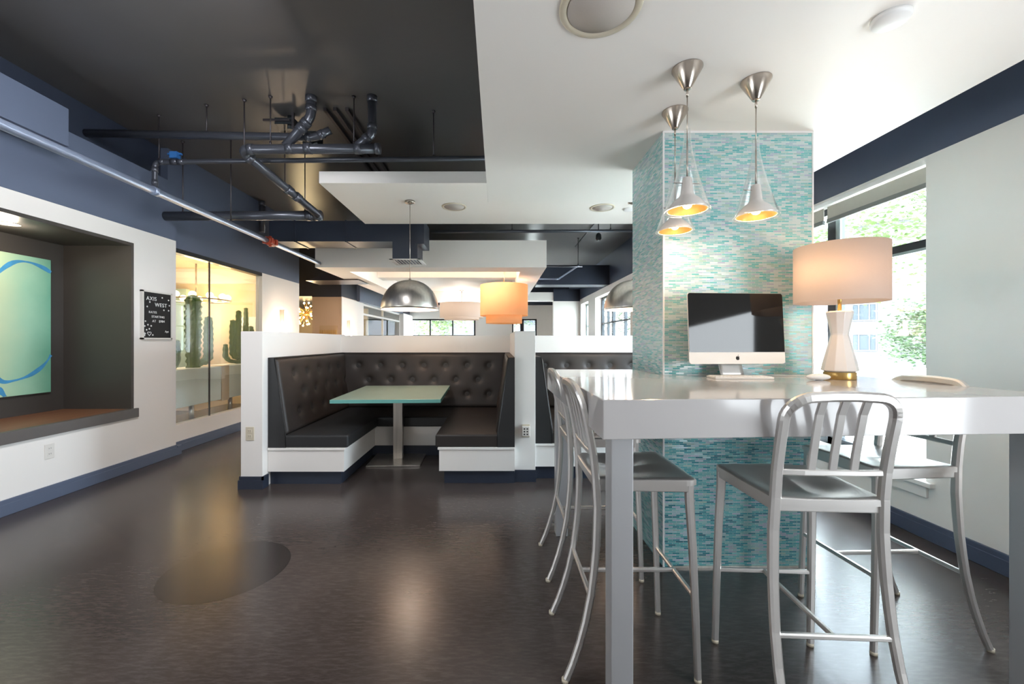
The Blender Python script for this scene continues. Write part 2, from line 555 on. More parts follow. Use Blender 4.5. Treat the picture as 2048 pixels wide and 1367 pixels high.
        if bevel:
            md = o.modifiers.new('bevel', 'BEVEL')
            md.width = bevel
            md.segments = seg
            md.limit_method = 'ANGLE'
            md.angle_limit = math.radians(35)
            md.harden_normals = False
        return o


def tag(o, label, cat, group=None, kind=None):
    if label:
        o['label'] = label
    if cat:
        o['category'] = cat
    if group:
        o['group'] = group
    if kind:
        o['kind'] = kind
    return o


def thing(name, label, cat, loc, group=None):
    o = bpy.data.objects.new(name, None)
    o.empty_display_size = 0.1
    o.location = loc
    C.objects.link(o)
    return tag(o, label, cat, group)


def struct(o, label=None, cat=None):
    o['kind'] = 'structure'
    if label:
        o['label'] = label
    if cat:
        o['category'] = cat
    return o


def copy_tree(o, parent=None):
    c = o.copy()
    C.objects.link(c)
    c.parent = parent
    for ch in list(o.children):
        copy_tree(ch, c)
    return c


def box(*a):
    return MB().box(*a)


CEIL = 3.40
# ================================================================== SHELL
fl = box(-9.0, 3.3, -3.7, 16.3, -0.12, 0.0).build('floor', 'floor', base=(0, 0, 0))
struct(fl, 'dark brown polished concrete floor of the whole room', 'floor')
struct(box(-9.0, 3.3, -3.7, 16.4, CEIL, CEIL + 0.2).build('ceiling', 'ceil'), 'dark glossy exposed concrete ceiling', 'ceiling')

# --- left furred wall with deep display niche (niche opening y 1.9..4.07, z .60..2.22)
XL = -3.57
m = MB()
m.box(-4.27, XL, -3.5, 1.9, 0, 2.37)
m.box(-4.27, XL, 4.07, 4.60, 0, 2.37)
m.box(-4.27, XL, 1.9, 4.07, 0, 0.52)
m.box(-4.27, XL, 1.9, 4.07, 2.22, 2.37)
struct(m.build('wall_left', 'white'), 'white left wall with a deep dark display niche', 'wall')
struct(box(-4.27, XL + 0.004, -3.5, 4.60, 2.37, 3.0).build('wall_left_upper', 'navy'), 'blue painted upper part of the left wall above the niche', 'wall')
struct(box(-4.40, -4.27, -3.5, 4.6, 0, 3.0).build('wall_left_backing', 'navyd'), 'hidden backing of the niche wall', 'wall')
struct(box(-4.0, -3.74, -3.5, 4.60, 3.0, CEIL).build('wall_left_recess', 'navyd'), 'dark recessed wall strip between blue wall and ceiling', 'wall')
# niche lining
m = MB()
m.box(-4.269, -4.23, 1.9, 4.07, 0.60, 2.22)
m.box(-4.23, XL - 0.001, 4.04, 4.069, 0.60, 2.22)
m.box(-4.23, XL - 0.001, 1.901, 1.93, 0.60, 2.22)
m.box(-4.23, XL - 0.001, 1.93, 4.04, 2.19, 2.2195)
struct(m.build('trim_1', 'dark'), 'charcoal lining inside the display niche', 'niche lining')
sh = box(-4.23, XL + 0.02, 1.88, 4.09, 0.521, 0.600)
o = thing('niche_shelf', 'brown wood shelf with grey front edge at the foot of the niche', 'shelf', (-3.9, 3.0, 0.521))
box(-4.23, XL, 1.901, 4.069, 0.575, 0.602).build('shelf_board', 'shelf', o)
box(XL - 0.03, XL + 0.025, 1.88, 4.10, 0.515, 0.6025).build('shelf_edge', 'shelfedge', o, bevel=0.003)

# painting on the niche back wall
pt = thing('painting', 'mint green abstract painting with a loose blue loop in the niche', 'painting', (-4.225, 3.25, 0.785))
box(-4.228, -4.195, 2.62, 3.895, 0.785, 2.02).build('canvas', 'canvas', pt, bevel=0.003)
strk = [(3.893, 1.905), (3.82, 1.94), (3.72, 1.965), (3.62, 1.955), (3.54, 1.90), (3.47, 1.81), (3.40, 1.66), (3.37, 1.45), (3.38, 1.22), (3.42, 1.05), (3.5, 0.925), (3.6, 0.92), (3.71, 0.952), (3.80, 1.01), (3.86, 1.075), (3.893, 1.13)]


def ribbon(mb, pts, wd, x, th):
    # smooth subdivide
    P = []
    for i in range(len(pts) - 1):
        p0 = pts[max(i - 1, 0)]
        p1, p2 = pts[i], pts[i + 1]
        p3 = pts[min(i + 2, len(pts) - 1)]
        for k in range(6):
            t = k / 6
            P.append(tuple(0.5 * ((2 * p1[q]) + (-p0[q] + p2[q]) * t + (2 * p0[q] - 5 * p1[q] + 4 * p2[q] - p3[q]) * t * t + (-p0[q] + 3 * p1[q] - 3 * p2[q] + p3[q]) * t ** 3) for q in (0, 1)))
    P.append(pts[-1])
    vs, fs = [], []
    for i, p in enumerate(P):
        a, b = P[max(i - 1, 0)], P[min(i + 1, len(P) - 1)]
        dx, dy = b[0] - a[0], b[1] - a[1]
        L = math.hypot(dx, dy) or 1
        ww = wd * (0.75 + 0.35 * math.sin(i * 0.35) + 0.08 * random.random())
        nx, ny = -dy / L * ww / 2, dx / L * ww / 2
        vs += [(x, p[0] + nx, p[1] + ny), (x, p[0] - nx, p[1] - ny), (x + th, p[0] + nx, p[1] + ny), (x + th, p[0] - nx, p[1] - ny)]
    for i in range(len(P) - 1):
        k = 4 * i
        fs += [(k, k + 4, k + 5, k + 1), (k + 2, k + 3, k + 7, k + 6), (k, k + 2, k + 6, k + 4), (k + 1, k + 5, k + 7, k + 3)]
    fs += [(0, 1, 3, 2), (len(vs) - 4, len(vs) - 2, len(vs) - 1, len(vs) - 3)]
    mb.add(vs, fs)


m = MB()
ribbon(m, strk, 0.034, -4.195, 0.0015)
ribbon(m, [(3.45, 0.86), (3.49, 0.845), (3.525, 0.80), (3.53, 0.79)], 0.05, -4.195, 0.0015)
m.build('brush_stroke', 'bluepaint', pt)

# downlight in niche top
def downlight(loc, r, label, group=None, up=0.01):
    d = thing('recessed_downlight', label, 'ceiling light', loc, group)
    x, y, z = loc
    MB().lathe((x, y, z), [(r * 0.66, 0.0), (r, -0.004), (r, 0.0)], 32).build('trim_ring', 'plastic', d)
    MB().lathe((x, y, z), [(0.0, -0.003), (r * 0.62, -0.003), (r * 0.62, 0.0)], 32).build('lens', 'downlight', d)
    return d


downlight((-3.88, 3.28, 2.19), 0.075, 'small round lit downlight in the top of the dark niche')
point('niche_spot', (-3.88, 3.28, 2.12), 2.0, (1, 0.85, 0.68), 0.05)

# --- left glass wall plane
XG = -3.66
struct(box(XG - 0.1, XG, 4.60, 6.44, 0, 0.305).build('wall_left_sill', 'white'), 'low white wall under the glass partition', 'wall')
struct(box(XG - 0.1, XG, 4.60, 7.64, 2.32, CEIL).build('wall_left_glazed_upper', 'navy'), 'blue painted wall above the glass partition', 'wall')
struct(box(XG - 0.1, XG, 6.44, 7.64, 0, 2.32).build('wall_left_pier', 'white'), 'white wall pier with a sconce beyond the glass partition', 'wall')
struct(box(XG - 0.1, XG, 4.60, 6.44, 2.27, 2.32).build('trim_2', 'frame'), 'dark head channel of the glass partition', 'trim')
gw = thing('window_1', 'clear glass partition in front of the cactus room', 'window', (XG - 0.05, 5.5, 0.305))
gw['kind'] = 'structure'
box(XG - 0.056, XG - 0.044, 4.605, 5.33, 0.306, 2.269).build('pane', 'glasswall', gw)
box(XG - 0.056, XG - 0.044, 5.335, 6.435, 0.306, 2.269).build('pane', 'glasswall', gw)
box(XG - 0.06, XG - 0.04, 5.329, 5.336, 0.306, 2.269).build('joint', 'slot', gw)
# cactus room behind the glass
struct(box(-8.6, XG - 0.1, 4.50, 4.599, 0, 2.9).build('wall_cactus_room_near', 'cream'), 'near wall of the cactus room', 'wall')
struct(box(-8.6, XG - 0.1, 7.54, 7.64, 0, CEIL).build('wall_cactus_room_far', 'cream'), 'warm cream far wall of the cactus room', 'wall')
struct(box(-8.7, -8.6, 4.5, 16.2, 0, CEIL).build('wall_cactus_room_left', 'cream'), 'outer left wall', 'wall')
struct(box(-8.6, XG - 0.1, 4.599, 7.54, 2.55, 2.62).build('ceiling_cactus_room', 'cream'), 'cream ceiling of the cactus room', 'ceiling')
struct(box(-8.6, XG - 0.1, 7.38, 7.54, 2.30, 2.55).build('trim_3', 'white'), 'white ceiling beam in the cactus room', 'beam')
struct(box(-8.0, -5.6, 7.45, 7.539, 0.3, 2.2).build('trim_4', 'curtain'), 'pale green panel on the far wall of the cactus room', 'panel')
struct(box(-6.3, -6.1, 7.2, 7.37, 0, 2.45).build('trim_5', 'frame'), 'dark post in the cactus room', 'post')
gr = box(-4.9, XG - 0.101, 4.6, 7.539, 0.001, 0.13).build('gravel_bed', 'gravel')
tag(gr, 'dark gravel bed under the white planter behind the glass', 'gravel', kind='stuff')

pl = thing('planter', 'long white planter trough on posts behind the glass partition', 'planter', (-4.2, 6.3, 0.13))
m = MB()
for a, b in ((4.72, 6.0), (6.16, 7.45)):
    m.box(-4.40, -4.0, a, b, 0.42, 0.90)
m.build('trough', 'planter', pl, bevel=0.006)
box(-4.41, -3.99, 6.0, 6.16, 0.40, 0.905).build('band', 'tan', pl)
for y in (5.55, 6.35, 7.2):
    MB().cyl((-4.1, y, 0.13), (-4.1, y, 0.42), 0.03).build('leg', 'steel', pl)


def rib(mb, pts, rad, ribs=6, depth=0.3, ph=0.0):
    pts = [Vector(p) for p in pts]
    # resample
    P, R = [], []
    for i in range(len(pts) - 1):
        n = max(2, int((pts[i + 1] - pts[i]).length / 0.025))
        for k in range(n):
            P.append(pts[i].lerp(pts[i + 1], k / n))
            R.append(rad[i] + (rad[i + 1] - rad[i]) * k / n)
    P.append(pts[-1])
    R.append(rad[-1])
    N = ribs * 4
    vs, fs = [], []
    up = Vector((1, 0, 0))
    for i, p in enumerate(P):
        t = (P[min(i + 1, len(P) - 1)] - P[max(i - 1, 0)]).normalized()
        up = (up - t * up.dot(t)).normalized()
        bb = t.cross(up)
        wob = 1 + 0.13 * math.sin(i * 1.9)
        for k in range(N):
            a = 2 * PI * k / N + ph
            rr = R[i] * (1 - depth * (0.5 - 0.5 * math.cos(2 * PI * k / 4)) * 1.0)
            if k % 4 == 0:
                rr *= wob
            vs.append(p + (up * math.cos(a) + bb * math.sin(a)) * rr)
    for j in range(len(P) - 1):
        for k in range(N):
            k2 = (k + 1) % N
            fs.append((j * N + k, j * N + k2, (j + 1) * N + k2, (j + 1) * N + k))
    fs.append(tuple((len(P) - 1) * N + k for k in range(N)))
    fs.append(tuple(reversed(range(N))))
    mb.add(vs, fs, False)


def cactus(label, loc, stem_h, r, arms, group='cacti in the planter'):
    x, y, z = loc
    t = thing('cactus', label, 'cactus', loc, group)
    m = MB()
    rib(m, [(x, y, z), (x, y, z + stem_h * 0.5), (x, y, z + stem_h - r * 0.8), (x, y, z + stem_h - r * 0.25), (x, y, z + stem_h)], [r * 0.8, r, r, r * 0.75, r * 0.15])
    m.build('stem', 'cactus', t)
    for (dx, dy, z0, h, ra) in arms:
        m = MB()
        rib(m, [(x, y, z + z0), (x + dx * 0.7, y + dy * 0.7, z + z0 + 0.03), (x + dx, y + dy, z + z0 + 0.10), (x + dx, y + dy, z + z0 + h * 0.7), (x + dx, y + dy, z + z0 + h - ra * 0.3), (x + dx, y + dy, z + z0 + h)], [ra * 0.6, ra * 0.8, ra, ra, ra * 0.8, ra * 0.15], 5)
        m.build('arm', 'cactus', t)
    return t


cactus('tallest ribbed green cactus, thick stem, in the planter', (-4.2, 5.72, 0.88), 1.02, 0.105, [(0.03, 0.26, 0.06, 0.68, 0.065)])
cactus('short knobbly cactus at the left end of the planter', (-4.2, 5.28, 0.88), 0.62, 0.07, [(0.02, 0.13, 0.02, 0.38, 0.04), (0.0, -0.14, 0.04, 0.4, 0.05)])
cactus('slender many-armed cactus right of the pane joint', (-4.2, 6.72, 0.88), 0.88, 0.045, [(0.0, 0.20, 0.08, 0.86, 0.04), (0.03, -0.19, 0.1, 0.62, 0.05), (0.05, 0.09, 0.2, 0.45, 0.04), (0.0, -0.32, 0.04, 0.3, 0.04)])
cactus('low bushy cactus at the far end of the planter', (-4.2, 7.2, 0.88), 0.5, 0.08, [(0.0, 0.16, 0.05, 0.5, 0.06), (0.0, -0.15, 0.02, 0.62, 0.06)])

nb = thing('white_sheets', 'pair of plain white sheets on the far wall behind the cacti', 'notice board', (-4.52, 7.5, 0.68))  # two plain white rectangles, one above the other
box(-4.69, -4.36, 7.52, 7.538, 1.04, 1.70).build('upper_sheet', 'letter', nb)
box(-4.69, -4.36, 7.52, 7.538, 0.68, 1.03).build('lower_sheet', 'letter', nb)
# ring chandelier in the cactus room
ch = thing('chandelier', 'ring chandelier with a row of glowing globe bulbs above the cacti', 'chandelier', (-5.02, 6.9, 1.95))
m = MB()
m.lathe((-5.02, 6.9, 1.93), [(0.50, 0.0), (0.50, 0.025), (0.485, 0.025), (0.485, 0.0), (0.50, 0.0)], 48, cap=False)
m.build('ring', 'nickel', ch)
for k in range(12):
    a = 2 * PI * k / 12
    MB().sphere((-5.02 + 0.44 * math.cos(a), 6.9 + 0.44 * math.sin(a), 2.0), 0.052, 10, 6).build('bulb', 'goldbulb', ch)
MB().cyl((-5.02, 6.9, 1.99), (-5.02, 6.9, 2.549), 0.012, 10).build('stem', 'nickel', ch)
point('chandelier_light', (-5.02, 6.9, 1.75), 9, (1, 0.82, 0.58), 0.2)
downlight((-4.6, 5.4, 2.549), 0.08, 'round lit downlight in the cream ceiling of the cactus room')
point('cactus_room_light', (-4.8, 5.6, 2.3), 6, (1, 0.86, 0.68), 0.15)

# baseboards, left
def baseboard(name, x0, x1, y0, y1, label, axis='y', s=1):
    m = MB()
    m.box(x0, x1, y0, y1, 0.0, 0.115)
    if axis == 'y':
        xa, xb = (x1, x1 + 0.006) if s > 0 else (x0 - 0.006, x0)
        m.box(xa, xb, y0, y1, 0.0, 0.085)
    else:
        m.box(x0, x1, y0 - 0.006, y0, 0.0, 0.085)
    return struct(m.build(name, 'navy_shaded' if 'right' in name else 'navy', bevel=0.003), label, 'baseboard')


baseboard('baseboard_left', XL, XL + 0.016, -3.5, 4.60, 'navy baseboard of the niche wall')
struct(box(XL - 0.09, XL + 0.02, 4.601, 4.66, 0, 0.1).build('baseboard_left_jog', 'navy'), 'short navy baseboard return beside the glass partition', 'baseboard')
baseboard('baseboard_left_far', XG, XG + 0.016, 4.661, 7.64, 'navy baseboard under the glass partition')

# --- right wall with windows
XR = 2.74
TH = 0.26
m = MB()
m.box(XR, XR + TH, -3.5, 2.657, 0, 2.443)
m.box(XR, XR + TH, 2.657, 5.0, 0, 0.345)
m.box(XR, XR + TH, 2.657, 5.0, 2.425, 2.443)
m.box(XR, XR + TH, 5.0, 7.2, 0, 2.443)
struct(m.build('wall_right', 'white'), 'white right wall with the big window', 'wall')
struct(box(XR, XR + TH, -3.5, 7.2, 2.443, CEIL).build('wall_right_upper', 'navy_shaded'), 'navy upper band of the right wall', 'wall')
m = MB()
m.box(XR + 0.001, XR + TH, 7.2, 8.6, 0, 2.65)
m.box(XR + 0.001, XR + TH, 8.6, 11.7, 0, 0.9)
m.box(XR + 0.001, XR + TH, 8.6, 11.7, 2.48, 2.65)
m.box(XR + 0.001, XR + TH, 11.7, 12.6, 0, 2.65)
m.box(XR + 0.001, XR + TH, 12.6, 13.7, 0, 0.9)
m.box(XR + 0.001, XR + TH, 12.6, 13.7, 2.48, 2.65)
m.box(XR + 0.001, XR + TH, 13.7, 16.2, 0, 2.65)
struct(m.build('wall_right_far', 'white'), 'far white stretch of the right wall with two windows', 'wall')
struct(box(XR + 0.001, XR + TH, 7.2, 16.2, 2.65, CEIL).build('wall_right_far_upper', 'navy_shaded'), 'navy band above the far windows on the right', 'wall')
baseboard('baseboard_right', XR - 0.016, XR, -3.5, 7.2, 'navy baseboard under the window on the right', s=-1)
# window sill + apron
m = MB()
m.box(XR - 0.035, XR + TH, 2.60, 5.05, 0.335, 0.365)
m.box(XR - 0.018, XR, 2.64, 5.02, 0.262, 0.335)
struct(m.build('trim_6', 'white', bevel=0.004), 'white window sill and apron of the near window', 'window sill')


def window(name, x, y0, y1, z0, z1, mulls, transoms, label, w_=0.06, frame='frame', axis='y', d=0.07):
    o = thing(name, label, 'window', ((x, (y0 + y1) / 2, z0) if axis == 'y' else ((y0 + y1) / 2, x, z0)))
    o['kind'] = 'structure'

    def bx(m, a, b, c, e):
        if axis == 'y':
            m.box(x, x + d, a, b, c, e)
        else:
            m.box(a, b, x, x + d, c, e)
    m = MB()
    bx(m, y0, y0 + w_, z0, z1)
    bx(m, y1 - w_, y1, z0, z1)
    bx(m, y0, y1, z0, z0 + w_)
    bx(m, y0, y1, z1 - w_, z1)
    for a, ww in mulls:
        bx(m, a - ww / 2, a + ww / 2, z0, z1)
    for a, ww in transoms:
        bx(m, y0, y1, a - ww / 2, a + ww / 2)
    m.build('frame', frame, o)
    m = MB()
    if axis == 'y':
        m.box(x + d * 0.45, x + d * 0.55, y0 + 0.01, y1 - 0.01, z0 + 0.01, z1 - 0.01)
    else:
        m.box(y0 + 0.01, y1 - 0.01, x + d * 0.45, x + d * 0.55, z0 + 0.01, z1 - 0.01)
    m.build('pane', 'pane', o)
    return o


w2 = window('window_2', 2.90, 2.66, 4.995, 0.366, 2.424, [(3.60, 0.10), (4.45, 0.06)], [(1.925, 0.055)], 'big dark framed window beside the table, trees outside')
box(2.885, 2.90, 3.50, 3.545, 0.43, 2.36).build('sash_stile', 'frameg', w2)
box(2.885, 2.8995, 2.72, 3.545, 1.875, 1.895).build('sash_rail', 'frameg', w2)
window('window_3', 2.92, 8.6, 11.7, 0.901, 2.479, [(9.6, 0.05), (10.6, 0.10), (11.1, 0.04)], [(1.75, 0.04)], 'far dark framed window with wide posts in the right wall', frame='frame')
window('window_4', 2.92, 12.6, 13.7, 0.901, 2.479, [(13.15, 0.04)], [(1.75, 0.04)], 'farthest narrow window in the right wall', frame='frameg')
# roller blind
rb = thing('roller_blind', 'rolled up beige roller blind across the top of the near window', 'blind', (2.83, 3.8, 2.2))
box(2.825, 2.83, 2.67, 3.56, 2.30, 2.41).build('cloth', 'blind', rb)
box(2.825, 2.83, 3.60, 4.98, 2.30, 2.41).build('cloth', 'blind', rb)
box(2.815, 2.84, 2.67, 3.56, 2.27, 2.305).build('bottom_bar', 'blindbar', rb, bevel=0.004)
box(2.815, 2.84, 3.60, 4.98, 2.27, 2.305).build('bottom_bar', 'blindbar', rb, bevel=0.004)
MB().tube([(2.80, 2.69, 2.42), (2.79, 2.685, 2.37), (2.80, 2.69, 2.33)], 0.004, 8).build('bracket', 'blindbar', rb)

# --- wall behind the photographer
m = MB()
m.box(-4.27, 3.0, -3.7, -3.5, 0, CEIL)
struct(m.build('wall_back', 'white'), 'white wall behind the viewpoint', 'wall')

# ================================================================== DROPPED CEILINGS
struct(box(-0.085, 2.19, -3.4, 3.50, 2.431, 2.64).build('ceiling_soffit_near', 'white2', bevel=0.002), 'large white dropped ceiling over the bar table', 'ceiling')
struct(box(-1.70, 2.40, 3.94, 5.31, 2.76, 2.872).build('ceiling_soffit_booth', 'white2', bevel=0.002), 'thin white ceiling panel floating over the booths', 'ceiling')
# panel 3: a frame with a raised tray
Y3, Y3b, X3, X3b = 6.58, 12.6, -2.90, 0.77
m = MB()
m.box(X3, X3b, Y3, Y3 + 0.42, 2.43, 2.86)
m.box(X3, X3b, Y3b - 0.42, Y3b, 2.43, 2.86)
m.box(X3, X3 + 0.40, Y3 + 0.42, Y3b - 0.42, 2.43, 2.86)
m.box(X3b - 0.40, X3b, Y3 + 0.42, Y3b - 0.42, 2.43, 2.86)
m.box(X3 + 0.40, X3b - 0.40, Y3 + 0.42, Y3b - 0.42, 2.74, 2.86)
m.box(X3 + 0.40, X3b - 0.40, 8.6, 9.0, 2.58, 2.74)
struct(m.build('ceiling_soffit_far', 'white2'), 'deep white ceiling box with a recessed tray beyond the booths', 'ceiling')
struct(box(-8.6, -3.40, 9.0, 16.2, 2.236, CEIL - 0.001).build('ceiling_corridor', 'navyd'), 'dark navy soffit over the far left corridor', 'ceiling')
struct(box(-3.4, 2.739, 13.9, 14.3, 2.62, 2.9).build('ceiling_soffit_end', 'white2'), 'white ceiling band near the end windows', 'ceiling')
struct(box(0.95, XR - 0.001, 10.2, 10.7, 2.65, 3.13).build('ceiling_beam', 'navyd'), 'dark navy cross beam on the far right', 'beam')

# far left: column, glass partition
struct(box(-4.03, -3.40, 9.0, 9.95, 0, 2.235).build('wall_corridor_pier', 'beige'), 'beige pier between corridor and dining area', 'wall')
struct(box(-3.399, -3.38, 8.99, 9.96, 0, 2.22).build('trim_7', 'white'), 'white side face of the far pier', 'trim')
struct(box(-4.03, -3.39, 8.985, 8.999, 2.22, 2.74).build('trim_8', 'navyd'), 'dark band above the beige pier', 'trim')
struct(box(-8.6, -3.9, 12.4, 12.5, 0, 2.235).build('wall_corridor_end', 'cream'), 'cream wall at the end of the far left corridor', 'wall')
struct(box(-3.55, -3.40, 9.96, 10.5, 0, 2.235).build('wall_left_end_near', 'white'), 'white strip of wall beyond the pier', 'wall')
w5 = window('window_5', -3.48, 10.5, 14.5, 0.02, 2.23, [(12.4, 0.05)], [(1.0, 0.04), (1.95, 0.05)], 'glass partition on the far left with pale frames', frame='white', d=0.05)
struct(box(-3.55, -3.3, 14.5, 16.2, 0, 2.235).build('wall_left_end', 'white'), 'white wall pier next to the end windows', 'wall')
struct(box(-3.60, -3.32, 9.98, 14.5, 2.22, 2.62).build('trim_9', 'navy'), 'blue band above the far left glass partition', 'trim')
struct(box(-3.33, -3.31, 9.96, 16.0, 2.62, 2.66).build('trim_10', 'white'), 'thin white rail along the far left blue band', 'trim')
# end wall with windows
m = MB()
m.box(-8.6, -3.5, 16.0, 16.2, 0, CEIL)
m.box(-3.5, XR, 16.0, 16.2, 2.12, 2.65)
m.box(-0.87, 0.54, 16.0, 16.2, 0, 2.12)
m.box(1.50, XR, 16.0, 16.2, 0, 2.12)
m.box(-3.5, XR, 16.0, 16.2, 0, 0.3)
struct(m.build('wall_end', 'white'), 'white wall at the far end of the room', 'wall')
struct(box(-3.5, XR, 16.0, 16.2, 2.65, CEIL).build('wall_end_upper', 'navyd'), 'navy band above the end windows', 'wall')
window('window_6', 16.05, -3.49, -0.871, 0.301, 2.119, [(-2.62, 0.05), (-1.75, 0.05)], [(1.47, 0.05)], 'wide dark framed end window left of the drum lamp', axis='x')
window('window_7', 16.05, 0.541, 1.499, 0.301, 2.119, [(0.93, 0.14)], [], 'narrow end window right of the drum lamp', axis='x')
m = MB()
m.box(1.86, XR - 0.001, 13.9, 14.1, 0, 2.619)
struct(m.build('wall_end_return', 'white'), 'white wall face near the far right corner', 'wall')
struct(box(1.86, XR - 0.001, 13.87, 13.899, 2.6, 3.0).build('trim_11', 'navyd'), 'dark band above the far right wall face', 'trim')

# ================================================================== COLUMN
col = thing('wall_column', 'square column clad in shimmering aqua mosaic tile, standing through the table', 'column', (1.3385, 2.58, 0))
col['kind'] = 'structure'
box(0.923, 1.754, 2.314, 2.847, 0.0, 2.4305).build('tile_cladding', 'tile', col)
m = MB()
m.box(0.919, 0.927, 2.310, 2.318, 0.0, 2.430)
m.box(1.750, 1.758, 2.310, 2.318, 0.0, 2.430)
m.box(0.925, 1.752, 2.309, 2.3135, 2.420, 2.430)
m.build('corner_bead', 'letter', col)
box(0.95, 1.73, 2.306, 2.313, 0.0, 0.012).build('base_strip', 'steel', col)

# ================================================================== BOOTHS


def tuft(mb, fn, L, Hh, thick, btn, nu, nv, normal):
    def g(u, v):
        p = Vector(fn(u, v))
        a, b = u * L, v * Hh
        d = 0.0
        for (bu, bv) in btn:
            q = (a - bu) ** 2 + (b - bv) ** 2
            d += 0.022 * math.exp(-q / (2 * 0.028 ** 2)) + 0.008 * math.exp(-q / (2 * 0.075 ** 2))
        e = min(min(u, 1 - u) * L, min(v, 1 - v) * Hh)
        d += 0.018 * max(0, 1 - e / 0.03) ** 2
        return p - Vector(normal) * d
    mb.grid(g, nu, nv, True, thick)


def booth(X0, X1, YF, YFr, YB, label, side):
    """banquette inside the low walls: X0..X1 interior, benches left, back and right"""
    t = thing('banquette', label, 'booth seat', ((X0 + X1) / 2, (YF + YB) / 2, 0), 'dining booths')
    zt, zs = 1.12, 0.44
    X0, X1, YB = X0 + 0.003, X1 - 0.003, YB - 0.003
    bi = 0.665       # bench width at base
    sw = 0.70        # seat cushion reach
    YS = YB - 0.77   # front of the back bench
    # bases
    m = MB()
    m.box(X0, X0 + bi, YF, YB, 0.12, 0.325)
    m.box(X1 - bi, X1, YFr, YB, 0.12, 0.325)
    m.box(X0 + bi, X1 - bi, YS, YB, 0.12, 0.325)
    m.build('base', 'white', t)
    m = MB()
    m.box(X0, X0 + bi + 0.012, YF - 0.012, YB, 0.308, 0.328)
    m.box(X1 - bi - 0.012, X1, YFr - 0.012, YB, 0.308, 0.328)
    m.box(X0 + bi, X1 - bi, YS - 0.012, YB, 0.308, 0.328)
    m.build('base_cap', 'white', t, bevel=0.003)
    m = MB()
    m.box(X0, X0 + bi - 0.04, YF + 0.04, YB, 0.0, 0.12)
    m.box(X1 - bi + 0.04, X1, YFr + 0.04, YB, 0.0, 0.12)
    m.box(X0 + bi - 0.04, X1 - bi + 0.04, YS + 0.05, YB, 0.0, 0.12)
    m.build('toe_kick', 'navyd', t)
    # seat cushions
    for (a, b, c, d) in ((X0 + 0.14, X0 + sw, YF, YB - 0.1), (X1 - sw, X1 - 0.14, YFr, YB - 0.1)):
        box(a, b, c, d, 0.328, zs).build('seat_cushion', 'vinyld' if a < (X0 + X1) / 2 and side == 0 else 'vinyl', t, bevel=0.018, seg=4)
    box(X0 + sw - 0.1, X1 - sw + 0.1, YS - 0.03, YB - 0.12, 0.329, zs - 0.003).build('seat_cushion', 'vinyld', t, bevel=0.018, seg=4)
    # left back : face leans from X0+.05 at top to X0+.15 at seat
    dt, db = 0.05, 0.15
    H = zt - zs
    L = YB - YF

    def rows(L, off=0.14, sp=0.275):
        out = []
        for r, z in enumerate((0.965, 0.785, 0.605)):
            x = off + (sp / 2 if r % 2 else 0)
            while x < L - 0.1:
                out.append((x, z - zs))
                x += sp
        return out
    bl = rows(L, 0.30)
    m = MB()
    tuft(m, lambda u, v: (X0 + db + (dt - db) * v + 0.02, YF + 0.012 + u * (L - 0.012), zs + v * (H - 0.01)), L, H, (-0.03, 0, 0), bl, 90, 40, (1, 0, 0))
    bc = m.build('back_cushion', 'vinyl', t)
    for (bu, bv) in bl:
        f = bv / H
        MB().sphere((X0 + db + (dt - db) * f - 0.004, YF + bu, zs + bv), 0.011, 10, 6, (0.5, 1, 1)).build('button', 'vinyld', bc)
    MB().prism([(X0, 0.328), (X0 + db, 0.328), (X0 + db, zs), (X0 + dt, zt - 0.003), (X0, zt - 0.003)], 'y', YF, YB).build('side_panel', 'vinyld', t)
    MB().tube([(X0 + db + 0.004, YF + 0.002, 0.33), (X0 + db + 0.002, YF + 0.002, zs), (X0 + dt + 0.006, YF + 0.002, zt - 0.01), (X0 + dt + 0.006, YB - 0.06, zt - 0.006)], 0.005, 8).build('piping', 'piping', t)
    # right back
    L2 = YB - YFr
    br = rows(L2, 0.30)
    m = MB()
    tuft(m, lambda u, v: (X1 - db - (dt - db) * v - 0.02, YFr + 0.012 + u * (L2 - 0.012), zs + v * (H - 0.01)), L2, H, (0.03, 0, 0), br, 90, 40, (-1, 0, 0))
    bc = m.build('back_cushion', 'vinyl', t)
    for (bu, bv) in br:
        f = bv / H
        MB().sphere((X1 - db - (dt - db) * f + 0.004, YFr + bu, zs + bv), 0.011, 10, 6, (0.5, 1, 1)).build('button', 'vinyld', bc)
    MB().prism([(X1, 0.328), (X1 - db, 0.328), (X1 - db, zs), (X1 - dt, zt - 0.003), (X1, zt - 0.003)], 'y', YFr, YB).build('side_panel', 'vinyld', t)
    MB().tube([(X1 - db - 0.004, YFr + 0.002, 0.33), (X1 - db - 0.002, YFr + 0.002, zs), (X1 - dt - 0.006, YFr + 0.002, zt - 0.01), (X1 - dt - 0.006, YB - 0.06, zt - 0.006)], 0.005, 8).build('piping', 'piping', t)
    # back
    W = X1 - X0 - 0.1
    bb = rows(W, 0.20)
    m = MB()
    tuft(m, lambda u, v: (X0 + 0.05 + u * W, YB - db - (dt - db) * v - 0.02, zs + v * (H - 0.01)), W, H, (0, 0.03, 0), bb, 120, 40, (0, -1, 0))
    bc = m.build('back_cushion', 'vinyl', t)
    for (bu, bv) in bb:
        f = bv / H
        MB().sphere((X0 + 0.05 + bu, YB - db - (dt - db) * f + 0.004, zs + bv), 0.011, 10, 6, (1, 0.5, 1)).build('button', 'vinyld', bc)
    MB().prism([(YB, 0.328), (YB - db, 0.328), (YB - db, zs), (YB - dt, zt - 0.003), (YB, zt - 0.003)], 'x', X0, X1).build('side_panel', 'vinyld', t)
    return t


YB = 5.32
PX0, PX1 = -2.015, 0.150
